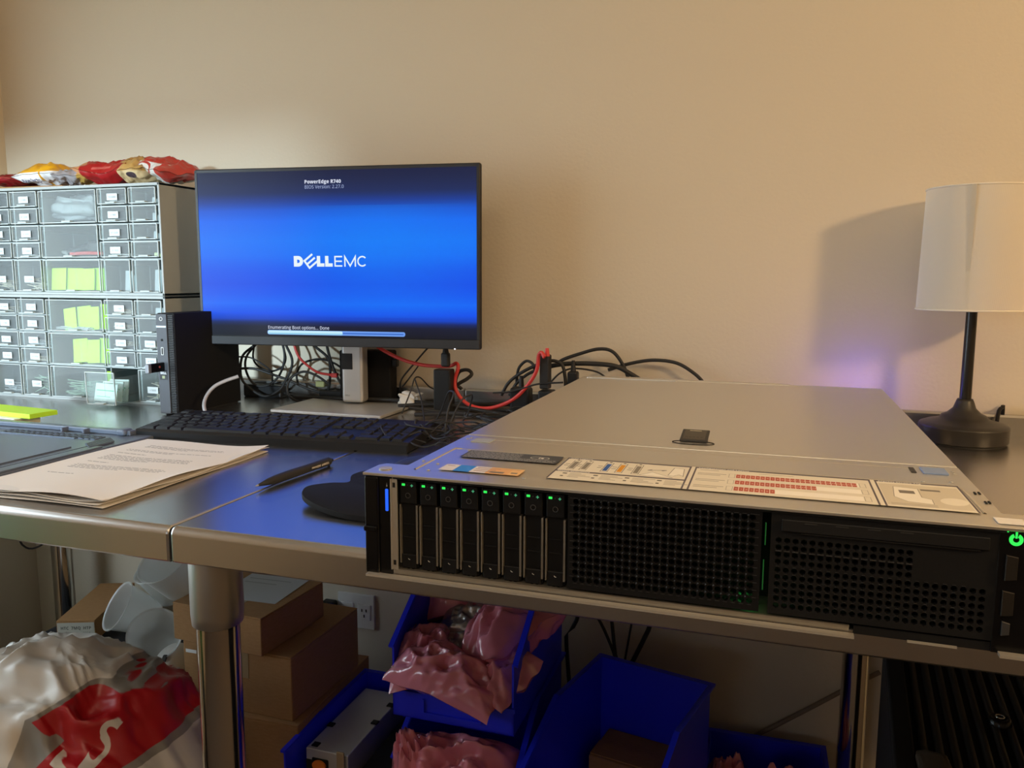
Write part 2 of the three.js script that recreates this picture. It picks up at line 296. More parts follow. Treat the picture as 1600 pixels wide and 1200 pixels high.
    text(c, 'Express Service Tag', pC[0] + 18, 14, 22, { bold: 1, color: '#fff' });
    // first panel: indicator bars, arrow and boards
    c.fillStyle = '#56505a'; c.fillRect(0, 316, pA[1], 26); text(c, 'Status Indicators', 18, 329, 22, { bold: 1, color: '#fff' });
    const cols = ['#8a8378', '#8a8378', '#2f63b4', '#e39b1e', '#8a8378'];
    [60, 130, 250, 330, 420].forEach((x, i) => { c.fillStyle = cols[i]; c.fillRect(x, 90, 26, 170); c.strokeStyle = '#4a4540'; c.lineWidth = 3; c.strokeRect(x - 6, 60, 38, 220); c.fillStyle = '#33302c'; c.beginPath(); c.arc(x + 13, 48, 8, 0, 7); c.fill(); c.fillRect(x - 40, 150, 26, 8); c.fillRect(x - 40, 190, 26, 8); });
    line(490, 170, 590, 140, 8); line(490, 170, 512, 150, 8); line(590, 140, 566, 160, 8);
    c.fillStyle = '#f7f2e6'; c.strokeStyle = '#6a645c'; c.lineWidth = 3; c.beginPath(); c.moveTo(460, 290); c.lineTo(520, 205); c.lineTo(640, 300); c.closePath(); c.fill(); c.stroke();
    c.beginPath(); c.moveTo(610, 250); c.lineTo(625, 70); c.lineTo(680, 80); c.lineTo(690, 250); c.lineTo(665, 220); c.lineTo(640, 260); c.closePath(); c.fill(); c.stroke();
    for (let i = 0; i < 4; i++) { c.fillStyle = '#4a4540'; c.fillRect(60 + i * 170, 370, 24, 20); c.fillRect(60 + i * 170, 430, 16, 20); c.fillStyle = '#8d867b'; for (let j = 0; j < 4; j++) c.fillRect(100 + i * 170, 368 + j * 26, 60 + 30 * ((i + j) % 3), 7); }
    // second panel: rows of numbered red slots
    const rows = [[110, 24], [245, 16], [380, 8]];
    rows.forEach(([y, n], r) => { const x0 = pB[0] + 225, sw = 25; c.fillStyle = '#fffaf0'; c.fillRect(x0, y, 24 * sw + 8, 82); c.strokeStyle = '#8a8378'; c.lineWidth = 2; c.strokeRect(x0 - 36, y, 30, 82); c.strokeRect(x0 + 24 * sw + 12, y, 28, 82);
      for (let i = 0; i < n; i++) { c.fillStyle = '#b9503c'; c.fillRect(x0 + i * sw + 1, y + 2, sw - 3, 78); text(c, String(i), x0 + i * sw + sw / 2, y + 41, 20, { color: '#f2d8c8', align: 'center', bold: 1 }); }
      c.fillStyle = '#8d867b'; for (let j = 0; j < 2; j++) c.fillRect(pB[0] + 24, y + 20 + j * 30, 150 - 30 * j, 8); });
    c.fillStyle = '#8d867b'; c.fillRect(pB[0] + 30, 55, 100, 8); c.fillRect(pB[0] + 340, 60, 180, 6);
    // third panel: drawing of a pull-out tag
    c.fillStyle = '#d5ccb9'; c.fillRect(pC[0] + 14, 60, w - pC[0] - 30, 420);
    c.fillStyle = '#f7f2e6'; c.strokeStyle = '#8a8378'; c.lineWidth = 3; c.beginPath(); c.moveTo(pC[0] + 60, 320); c.lineTo(pC[0] + 80, 110); c.lineTo(pC[0] + 190, 130); c.lineTo(pC[0] + 185, 300); c.lineTo(pC[0] + 225, 330); c.lineTo(pC[0] + 220, 420); c.lineTo(pC[0] + 110, 400); c.closePath(); c.fill(); c.stroke();
    c.fillStyle = '#7b756c'; c.fillRect(pC[0] + 95, 180, 70, 60); c.fillRect(pC[0] + 200, 130, 90, 34);
    c.fillStyle = '#efe8d8'; c.beginPath(); c.ellipse(pC[0] + 320, 340, 60, 70, 0.4, 0, 7); c.fill();
    c.fillStyle = '#a79f90'; for (let j = 0; j < 2; j++) c.fillRect(pC[0] + 30, 440 + j * 24, 200, 8);
  }), 'cream service sticker with diagrams and rows of numbered red slots');
  sticker('approval_sticker', 0.0545, 0.1425, -0.1035, -0.0745, canvasTex(1024, 340, (c, w, h) => {
    c.fillStyle = '#3f4349'; c.fillRect(0, 0, w, h); c.fillStyle = '#9b9c9c';
    for (let j = 0; j < 11; j++) for (let x = 20; x < (j < 6 ? 600 : 980);) { const k = 12 + ((x * 7 + j * 13) % 46); c.fillRect(x, 20 + j * 28, k, 13); x += k + 9; }
    c.fillStyle = '#3f4349'; c.fillRect(600, 10, 400, 190); c.strokeStyle = '#d8d6d0'; c.lineWidth = 9; c.beginPath(); c.ellipse(770, 140, 62, 46, 0, 0, 7); c.stroke(); c.beginPath(); c.arc(860, 140, 40, 0, 7); c.stroke(); c.strokeRect(800, 110, 40, 56);
  }), 'dark grey approval sticker with fine print');
  sticker('licence_sticker', 0.0555, 0.1245, -0.0455, -0.0245, canvasTex(512, 160, (c, w, h) => {
    c.fillStyle = '#e2dfe6'; c.fillRect(0, 0, w, h); c.fillStyle = '#2e8cf0'; c.fillRect(92, 0, 105, h); c.fillStyle = '#eab377'; c.fillRect(300, 0, 212, h); c.fillStyle = '#f0c184'; c.fillRect(440, 0, 72, h);
    c.fillStyle = '#9a86a8'; c.fillRect(16, 30, 50, 12); c.fillStyle = '#a98a7c'; for (let j = 0; j < 3; j++) c.fillRect(215, 24 + j * 40, 150 - 20 * j, 14); c.fillStyle = '#7e7468'; c.fillRect(320, 96, 90, 40); c.fillRect(452, 90, 40, 30); c.fillStyle = '#c99a66'; c.fillRect(330, 20, 160, 10);
  }), 'white, blue and orange licence sticker');

  // front face: dark floor of the recess, bottom flange
  part('front_cavity', merge([bx(xR - xL - 0.01, 0.001, 0.02, (xL + xR) / 2, H - 0.006, zs), bx(xR - xL - 0.004, H - 0.006, 0.004, (xL + xR) / 2, H / 2, -0.05), bx(xR - xL - 0.004, 0.002, 0.05, (xL + xR) / 2, H - 0.0035, -0.026)]), M.dark, sv);
  part('front_flange', metreUV(merge([bx(0.372, 0.0018, 0.006, 0.003 + 0.186, 0.0013, 0.0022), bx(0.022, 0.0022, 0.006, 0.4585 + 0.011 + 0.004, 0.0015, 0.002), bx(0.03, 0.0014, 0.0015, 0.4105 + 0.013, 0.0016, -0.0002)])), M.galvEdge, sv);
  part('front_ledge', metreUV(merge([bx(0.346, 0.001, 0.02, 0.199, 0.0065, -0.011), bx(0.346, 0.005, 0.0012, 0.199, 0.0045, -0.003)])), M.railMetal, sv);
  part('lower_sill', merge([bx(0.086, 0.006, 0.006, 0.418, 0.004, -0.006)]), M.blackMatt, sv);
  for (let i = 0; i < 8; i++) for (const k of [-1, 1]) part('flange_hole', bx(0.002, 0.0003, 0.0025, 0.039 + i * 0.0176 + k * 0.002, 0.0071, -0.006), M.dark, sv);
  part('side_bracket', metreUV(merge([bx(0.0055, 0.076, 0.0012, 0.0268, 0.0445, -0.0015), bx(0.0012, 0.076, 0.018, 0.0243, 0.0445, -0.009)])), M.galv, sv);
  for (const y of [0.0125, 0.0775]) part('bracket_slot', bx(0.0022, 0.004, 0.0004, 0.0268, y, -0.0008), M.dark, sv);

  // left ear with status light bar
  const ear = part('left_ear', merge([rb(0.0125, 0.0815, 0.03, 0.0015, 0.0068, 0.0425, -0.0145), rb(0.0115, 0.0815, 0.026, 0.001, 0.0186, 0.0425, -0.0145), rb(0.0118, 0.0045, 0.004, 0.001, 0.0066, 0.040, 0.0015)]), M.blackGloss, sv);
  part('status_light', rb(0.0026, 0.0185, 0.0016, 0.0008, 0.0203, 0.0645, -0.0009), M.ledBlue, ear).userData.label = 'glowing blue status bar';
  part('status_mark', at(new THREE.ConeGeometry(0.0007, 0.0035, 3), 0.0203, 0.0775, -0.0012), M.silver, ear);
  part('ear_foot', rb(0.008, 0.003, 0.006, 0.001, 0.018, 0.0005, -0.004), M.darkGrey, ear);

  // eight drive sleds
  const px = 0.01762, x0 = 0.0302, carrier = merge([rb(0.0150, 0.074, 0.016, 0.0008, 0.0078, 0.0445, -0.0110), rb(0.0146, 0.019, 0.0035, 0.001, 0.0078, 0.0715, -0.0020), rb(0.0128, 0.012, 0.003, 0.001, 0.0078, 0.0135, -0.0022)]);
  const rail = merge([bx(0.0010, 0.049, 0.006, 0.0006, 0.0365, -0.003)]), railB = merge([bx(0.0016, 0.049, 0.005, 0.0149, 0.0365, -0.0035)]);
  const ring = new THREE.TorusGeometry(0.0020, 0.00035, 6, 18), pill = rb(0.0029, 0.0019, 0.0006, 0.0009, 0, 0, 0), plus = merge([bx(0.0022, 0.0005, 0.0004), bx(0.0005, 0.0022, 0.0004)]), dot = new THREE.CylinderGeometry(0.0005, 0.0005, 0.0004, 8).rotateX(Math.PI / 2);
  const grip = bx(0.0095, 0.0006, 0.0012), hook = new THREE.TorusGeometry(0.0014, 0.0003, 5, 8, 1.6);
  for (let i = 0; i < 8; i++) {
    const s = part('drive_sled', carrier, M.black, sv, [x0 + i * px, 0, -0.0035]);
    part('rail', rail, M.railMetal, s); part('rail', railB, M.railMetal, s);
    part('release_button', ring, M.darkGrey, s, [0.0078, 0.0690, 0.0002]);
    part('activity_light', pill, M.ledGreen, s, [0.0038, 0.0778, -0.0001]);
    part('light_icon', dot, M.darkGrey, s, [0.0075, 0.0776, 0.0]);
    part('status_light', plus, std({ color: lin(0.05, 0.2, 0.1), emissive: lin(0.05, 0.32, 0.15) }), s, [0.0112, 0.0774, 0.0]);
    part('grip_bar', grip, M.plastic, s, [0.0075, 0.0445, -0.0024]); part('grip_bar', grip, M.plastic, s, [0.0075, 0.0335, -0.0024]);
    part('hook', hook, M.silver, s, [0.0085, 0.0165, -0.0006], [0, 0, 3.4]);
  }
  // perforated filler blanks
  const perforated = (w, h, cells) => { const s = shape([[0, 0], [w, 0], [w, h], [0, h]]); for (const [x, y, r] of cells) { const p = new THREE.Path(); for (let k = 0; k < 6; k++) { const a = k * Math.PI / 3 + Math.PI / 6; k ? p.lineTo(x + r * Math.cos(a), y + r * Math.sin(a)) : p.moveTo(x + r * Math.cos(a), y + r * Math.sin(a)); } p.closePath(); s.holes.push(p); } return extrude(s, 0.004); };
  const cellsA = [], pc = 0.00555;
  for (let j = 0; j < 12; j++) for (let i = 0; i < 24; i++) cellsA.push([0.0062 + i * pc, 0.0055 + j * pc + 0.002, 0.0024]);
  const blank = part('drive_blank', perforated(0.1405, 0.0745, cellsA), M.black, sv, [0.1715, 0.0085, -0.006]);
  const stud = merge([at(new THREE.TetrahedronGeometry(0.0011), 0, 0, 0.0002)]), studs = [];
  for (let j = 0; j < 12; j++) for (let i = 0; i < 23; i++) studs.push(stud.clone().translate(0.0062 + (i + 0.5) * pc, 0.0075 + (j + 0.5) * pc - (j === 11 ? 0.001 : 0), 0.0042));
  for (let i = 0; i < 24; i++) for (const y of [0.0045, 0.0712]) studs.push(bx(0.0030, 0.00035, 0.0004, 0.0062 + i * pc, y, 0.0041));
  for (let j = 0; j < 12; j++) for (const x of [0.0032, 0.137]) studs.push(bx(0.0030, 0.00035, 0.0004, x, 0.0075 + j * pc + 0.0025, 0.0041));
  part('mesh_knuckles', merge(studs), M.darkGrey, blank).userData.kind = 'stuff';
  const cellsB = [];
  for (let j = 0; j < 6; j++) for (let i = 0; i < 24; i++) cellsB.push([0.0055 + i * pc, 0.0065 + j * 0.0052, 0.00225]);
  for (let j = 0; j < 4; j++) for (let i = 0; i < 16; i++) cellsB.push([0.0055 + i * pc, 0.0385 + j * 0.0052, 0.00225]);
  const blankB = part('bay_blank', perforated(0.1405, 0.0745, cellsB), M.blackMatt, sv, [0.318, 0.0085, -0.006]);
  const lv = []; for (let i = 0; i < 16; i++) lv.push(bx(0.0040, 0.0007, 0.001, 0.0055 + i * pc, 0.0465, 0.0043));
  for (let j = 0; j < 6; j++) for (let i = 0; i < 22; i++) lv.push(bx(0.0022, 0.00025, 0.0004, 0.0055 + i * pc, 0.0091 + j * 0.0052, 0.0041));
  part('louvre_ridges', merge(lv), M.darkGrey, blankB).userData.kind = 'stuff';
  part('disc_slot', merge([rb(0.128, 0.0085, 0.002, 0.0006, 0.071, 0.0655, 0.0048), bx(0.11, 0.0008, 0.001, 0.075, 0.0605, 0.0048)]), M.plastic, blankB);
  for (const x of [0.026, 0.046, 0.066, 0.086]) part('slot_mark', bx(0.008, 0.0007, 0.0005, x, 0.068, 0.006), M.darkGrey, blankB);
  // green light inside the chassis, glowing along the divider
  const gl = part('internal_light', merge([rb(0.0008, 0.016, 0.002, 0.0003, 0.3145, 0.066, -0.003), rb(0.0008, 0.022, 0.002, 0.0003, 0.3140, 0.036, -0.003)]), std({ color: lin(0.01, 0.06, 0.01), emissive: lin(0.0, 0.045, 0.008) }), sv);
  const glow = new THREE.PointLight(lin(0.05, 1, 0.15), 0.00008, 0, 2); glow.position.set(0.306, T + 0.022, -0.022); glow.castShadow = true; glow.shadow.radius = 0.1; scene.add(glow);
  // right ear with power button and ports
  const er = part('right_ear', merge([rb(0.0325, 0.0835, 0.03, 0.001, 0.4745, 0.0425, -0.0165)]), M.blackGloss, sv);
  const pw = part('power_button', merge([at(new THREE.RingGeometry(0.0018, 0.0041, 32, 1, Math.PI / 2 + 0.45, 2 * Math.PI - 0.9), 0, 0, 0), bx(0.0012, 0.0042, 0.0004, 0, 0.003, 0)]), M.ledGreen, er, [0.4675, 0.0785, -0.0008]);
  pw.userData.label = 'green lit power button';
  part('network_light', dot, M.ledGreen, er, [0.4625, 0.0835, -0.0008]);
  const port = (h, w) => extrude(shape([[-w / 2, -h / 2], [w / 2, -h / 2 + 0.001], [w / 2, h / 2 - 0.001], [-w / 2, h / 2]]), 0.0012, 0.0004);
  part('port', port(0.0165, 0.0062), std({ color: lin(0.035, 0.03, 0.026), metalness: 0.6, roughness: 0.45 }), er, [0.466, 0.0595, -0.001]);
  part('port', port(0.0165, 0.0062), std({ color: lin(0.035, 0.03, 0.026), metalness: 0.6, roughness: 0.45 }), er, [0.4655, 0.0355, -0.001]);
  part('port', port(0.009, 0.004), M.darkGrey, er, [0.4655, 0.0185, -0.001]);
  // plugged transceiver at the rear with a blue light shining on the wall close behind it
  part('rear_transceiver', merge([rb(0.014, 0.012, 0.105, 0.002, 0.452, 0.056, -D - 0.0515), rb(0.018, 0.018, 0.02, 0.003, 0.452, 0.056, -D - 0.008)]), M.plastic, sv);
  part('rear_light', rb(0.009, 0.007, 0.004, 0.001, 0.452, 0.0645, -D - 0.102), M.ledBlue, sv);
  const idl = new THREE.PointLight(lin(0.16, 0.12, 1), 0.013, 0, 2); idl.position.set(0.452, T + 0.073, -D - 0.104); idl.castShadow = true; idl.shadow.radius = 0.2; scene.add(idl);
}

// ---------- monitor ----------
{
  const W = 0.5378, H = 0.3185;
  const mo = thing('monitor', 'black-framed monitor on a silver stand showing a blue start-up screen', 'monitor', [-0.437, T, -0.708], 6.54 * R);
  const cy = 0.2785;
  part('housing', merge([rb(W, H, 0.012, 0.004, 0, cy, -0.006, 3), rb(0.36, 0.2, 0.03, 0.01, 0, cy - 0.02, -0.022, 3)]), M.plastic, mo);
  part('bezel', merge([bx(0.0045, H - 0.006, 0.0016, -W / 2 + 0.0045, cy, 0.0006), bx(0.0045, H - 0.006, 0.0016, W / 2 - 0.0045, cy, 0.0006), bx(W - 0.006, 0.0045, 0.0016, 0, cy + H / 2 - 0.0045, 0.0006), rb(W - 0.004, 0.0155, 0.004, 0.001, 0, cy - H / 2 + 0.009, 0.0006)]), std({ color: lin(0.028, 0.03, 0.036), roughness: 0.5 }), mo);
  const sw = W - 0.014, sh = H - 0.0235, screenTex = canvasTex(1600, 900, (c, w, h) => {
    const g = c.createLinearGradient(0, 0, 0, h);
    for (const [t, col] of [[0, '#121b40'], [0.06, '#15214a'], [0.13, '#16285c'], [0.18, '#123a94'], [0.235, '#0a58d8'], [0.30, '#046af6'], [0.42, '#0076fc'], [0.50, '#0070fb'], [0.60, '#0059f2'], [0.68, '#0050ee'], [0.74, '#0059f4'], [0.80, '#0068fb'], [0.86, '#0052f0'], [0.895, '#0340c4'], [0.915, '#0a2468'], [0.94, '#0c1230'], [1, '#070b1c']]) g.addColorStop(t, col);
    c.fillStyle = g; c.fillRect(0, 0, w, h);
    const r = c.createRadialGradient(1060, 400, 60, 1060, 400, 620); r.addColorStop(0, 'rgba(0,140,255,0.32)'); r.addColorStop(1, 'rgba(0,140,255,0)'); c.fillStyle = r; c.fillRect(0, 190, w, 600);
    text(c, 'PowerEdge R740', 640, 62, 27, { bold: 1, color: '#eef2ff' }); text(c, 'BIOS Version: 2.27.0', 640, 90, 25, { color: '#aebbe0' });
    // wordmark: D, slanted E, L, L and a thin EMC
    c.save(); c.translate(565, 458); c.fillStyle = '#eef9ff'; c.strokeStyle = '#eef9ff';
    c.fillRect(0, 0, 20, 58); c.lineWidth = 20; c.beginPath(); c.moveTo(8, 10); c.lineTo(26, 10); c.arc(26, 29, 19, -Math.PI / 2, Math.PI / 2); c.lineTo(8, 48); c.stroke();
    c.save(); c.translate(98, 30); c.rotate(-0.66); c.lineWidth = 11; c.lineCap = 'butt'; c.beginPath(); c.moveTo(34, -24); c.lineTo(-26, -24); c.lineTo(-26, 24); c.lineTo(34, 24); c.moveTo(-26, 0); c.lineTo(34, 0); c.stroke(); c.restore();
    c.fillRect(136, 0, 20, 58); c.fillRect(136, 40, 44, 18); c.fillRect(184, 0, 20, 58); c.fillRect(184, 40, 44, 18);
    c.lineWidth = 8; c.beginPath(); c.moveTo(284, 4); c.lineTo(242, 4); c.lineTo(242, 54); c.lineTo(284, 54); c.moveTo(242, 29); c.lineTo(282, 29); c.stroke();
    c.beginPath(); c.moveTo(299, 58); c.lineTo(299, 5); c.lineTo(329, 54); c.lineTo(359, 5); c.lineTo(359, 58); c.stroke();
    c.beginPath(); c.arc(399, 29, 25, -0.75, 0.75, true); c.stroke(); c.restore();
    text(c, 'Enumerating Boot options... Done', 396, 851, 25, { color: '#e6ecff', w: 368 });
    c.fillStyle = '#6f9ff0'; c.beginPath(); c.roundRect(392, 866, 810, 25, 11); c.fill(); c.fillStyle = '#2b63c8'; c.fillRect(840, 876, 352, 6); c.fillStyle = '#c9f1ff'; c.beginPath(); c.roundRect(395, 868, 446, 21, 8); c.fill(); c.fillStyle = '#8fd0ee'; c.fillRect(400, 881, 440, 7);
  });
  part('screen', new THREE.PlaneGeometry(sw, sh), phy({ color: lin(0.008, 0.008, 0.009), roughness: 0.34, specularIntensity: 0.5, emissive: lin(1, 1, 1), emissiveMap: screenTex, emissiveIntensity: 0.94 }), mo, [0, cy + 0.0060, 0.0009]);
  const sl = new THREE.RectAreaLight(lin(0.02, 0.17, 1.0), 0.12, sw, sh * 0.7); sl.position.set(0, cy, 0.004); sl.rotation.y = Math.PI; mo.add(sl);
  part('power_light', new THREE.SphereGeometry(0.0016, 10, 8), M.ledWhite, mo, [0.2225, cy - H / 2 + 0.0012, 0.0018]);
  part('neck', merge([rb(0.042, 0.26, 0.032, 0.006, 0.008, 0.14, -0.065, 3)]), std({ color: lin(0.60, 0.60, 0.60), metalness: 0.6, roughness: 0.36 }), mo, [0, 0, 0]);
  part('cable_slot', rb(0.022, 0.03, 0.002, 0.003, -0.001, 0.088, -0.049), M.plastic, mo);
  part('neck_badge', new THREE.PlaneGeometry(0.014, 0.0045), std({ roughness: 0.5, map: canvasTex(128, 40, (c, w, h) => { c.fillStyle = '#c2c5c6'; c.fillRect(0, 0, w, h); text(c, 'DELL', 64, 21, 36, { bold: 1, color: '#3b3f45', align: 'center' }); }) }), mo, [-0.001, 0.024, -0.0488]);
  part('vesa_mount', rb(0.11, 0.11, 0.03, 0.006, 0, cy, -0.045), M.plastic, mo);
  const base = part('stand_base', rb(0.222, 0.006, 0.165, 0.002, 0, 0.004, 0, 2), M.silver, mo, [0.004, 0, -0.034], [0, -6.54 * R, 0]);
  part('base_foot', rb(0.19, 0.002, 0.14, 0.0008, 0, 0.001, 0), M.rubber, base);
}
// ---------- keyboard ----------
{
  const kb = thing('keyboard', 'black full-size wired keyboard in front of the monitor', 'keyboard', [-0.391, T, -0.478], 4.8 * R);
  const tilt = 4.2 * R, deck = new THREE.Group();
  const W = 0.442, D = 0.128, prof = shape([[-D / 2, 0.002], [D / 2, 0.002], [D / 2, 0.010], [D / 2 - 0.004, 0.0125], [-D / 2 + 0.004, 0.0215], [-D / 2, 0.019]]);
  const g = extrude(prof, W - 0.004, 0.002, 2).applyMatrix4(new THREE.Matrix4().set(0, 0, 1, -W / 2 + 0.002, 0, 1, 0, 0, 1, 0, 0, 0, 0, 0, 0, 1));
  const body = part('body', flip(g), M.plastic, kb);
  for (const x of [-0.17, 0.17]) part('rubber_foot', rb(0.03, 0.002, 0.01, 0.0008, x, 0.001, 0.05), M.rubber, kb);
  for (const x of [-0.17, 0.17]) part('rubber_foot', rb(0.03, 0.002, 0.01, 0.0008, x, 0.001, -0.05), M.rubber, kb);
  const u = 0.01885, keyMat = phy({ color: lin(0.017, 0.018, 0.02), roughness: 0.48, specularIntensity: 0.6 }), cache = {};
  function cap(w, d) {
    const key = `${w}|${d}`; if (cache[key]) return cache[key];
    const a = w * u / 2 - 0.0006, b = d * u / 2 - 0.0006, i = 0.0022, h = 0.0062;
    const P = [[-a, 0, b], [a, 0, b], [a, 0, -b], [-a, 0, -b], [-a + i, h, b - i * 1.1], [a - i, h, b - i * 1.1], [a - i, h, -b + i * 0.7], [-a + i, h, -b + i * 0.7]];
    const F = [[4, 5, 6], [4, 6, 7], [0, 1, 5], [0, 5, 4], [1, 2, 6], [1, 6, 5], [2, 3, 7], [2, 7, 6], [3, 0, 4], [3, 4, 7]], v = [];
    for (const f of F) for (const k of f) v.push(...P[k]);
    const q = new THREE.BufferGeometry(); q.setAttribute('position', new THREE.Float32BufferAttribute(v, 3)); q.computeVertexNormals(); q.setAttribute('uv', new THREE.Float32BufferAttribute(new Array(v.length / 3 * 2).fill(0), 2));
    return cache[key] = q;
  }
  const yAt = (z) => 0.0125 + (0.060 - z) / 0.12 * 0.009;
  const key = (ux, uz, w = 1, d = 1) => { const z = -D / 2 + 0.012 + (uz + d / 2) * u * 0.96, x = -W / 2 + 0.0085 + (ux + w / 2) * u; part('key', cap(w, d), keyMat, kb, [x, yAt(z) - 0.0006, z], [0.075, 0, 0]); };
  const row = (y, list) => { let x = 0; for (const k of list) { if (k < 0) x -= k; else { key(x, y, k); x += k; } } };
  row(0, [1, -1, 1, 1, 1, 1, -0.5, 1, 1, 1, 1, -0.5, 1, 1, 1, 1, -0.25, 1, 1, 1]);
  row(1.2, [1, 1, 1, 1, 1, 1, 1, 1, 1, 1, 1, 1, 1, 2, -0.25, 1, 1, 1, -0.25, 1, 1, 1, 1]);
  row(2.2, [1.5, 1, 1, 1, 1, 1, 1, 1, 1, 1, 1, 1, 1, 1.5, -0.25, 1, 1, 1, -0.25, 1, 1, 1]);
  row(3.2, [1.75, 1, 1, 1, 1, 1, 1, 1, 1, 1, 1, 1, 2.25, -3.5, 1, 1, 1]);
  row(4.2, [2.25, 1, 1, 1, 1, 1, 1, 1, 1, 1, 1, 2.75, -1.25, 1, -1.25, 1, 1, 1]);
  row(5.2, [1.25, 1.25, 1.25, 6.25, 1.25, 1.25, 1.25, 1.25, -0.25, 1, 1, 1, -0.25, 2, 1]);
  key(21.5, 2.2, 1, 2); key(21.5, 4.2, 1, 2);
  part('lock_light', new THREE.SphereGeometry(0.0012, 8, 6), M.ledWhite, kb, [0.16, 0.0215, -0.052]);
}
// ---------- small computer with a memory stick ----------
{
  const pc = thing('mini_computer', 'black mini computer standing upright beside the drawer cabinets', 'computer', [-0.6985, T, -0.668]);
  part('case', merge([rb(0.036, 0.179, 0.176, 0.0015, 0, 0.0915, 0)]), M.blackMatt, pc);
  const f = part('front_panel', rb(0.0225, 0.176, 0.006, 0.0012, -0.0062, 0.0915, 0.0895), std({ color: lin(0.055, 0.06, 0.072), roughness: 0.45 }), pc);
  const slats = []; for (let i = 0; i < 56; i++) slats.push(bx(0.0105, 0.0016, 0.003, 0.0118, 0.006 + i * 0.0031, 0.0895));
  part('vent_slats', merge(slats), M.darkGrey, pc).userData.kind = 'stuff';
  part('power_button', new THREE.TorusGeometry(0.003, 0.0007, 8, 20), M.silver, f, [-0.006, 0.171, 0.0925]);
  part('trim_strip', bx(0.021, 0.0032, 0.001, -0.0062, 0.1575, 0.0927), std({ color: lin(0.4, 0.45, 0.52), roughness: 0.3, metalness: 0.4 }), f);
  part('audio_jack', cyl(0.0022, 0.0022, 0.001).rotateX(Math.PI / 2), M.dark, f, [-0.006, 0.134, 0.0927]);
  part('usb_port', bx(0.005, 0.0135, 0.001, -0.006, 0.1145, 0.0927), M.silver, f);
  part('usb_port', bx(0.003, 0.0115, 0.0012, -0.006, 0.1145, 0.0927), M.dark, f);
  part('badge', new THREE.PlaneGeometry(0.016, 0.017), std({ roughness: 0.4, map: canvasTex(96, 100, (c, w, h) => { c.fillStyle = '#16181d'; c.fillRect(0, 0, w, h); text(c, 'DELL', 48, 30, 34, { bold: 1, color: '#e8ecf2', align: 'center' }); c.fillStyle = '#8d9470'; c.fillRect(30, 58, 34, 30); }) }), f, [-0.0062, 0.0725, 0.0930]);
  part('foot', rb(0.034, 0.003, 0.16, 0.001, 0, 0.0015, 0), M.rubber, pc);
  const us = thing('memory_stick', 'black memory stick plugged into the mini computer front', 'memory stick', [-0.7055, T + 0.087, -0.5755]);
  part('stick_body', rb(0.0075, 0.016, 0.036, 0.002, 0, 0, 0.016, 3), M.blackGloss, us);
  part('end_cap', rb(0.0082, 0.0165, 0.008, 0.002, 0, 0, 0.035, 3), std({ color: lin(0.22, 0.23, 0.25), metalness: 0.4, roughness: 0.4 }), us);
  part('stick_light', cyl(0.002, 0.002, 0.0006).rotateZ(Math.PI / 2), std({ color: lin(0.3, 0.05, 0.04), roughness: 0.5 }), us, [0.004, 0.001, 0.012]);
}
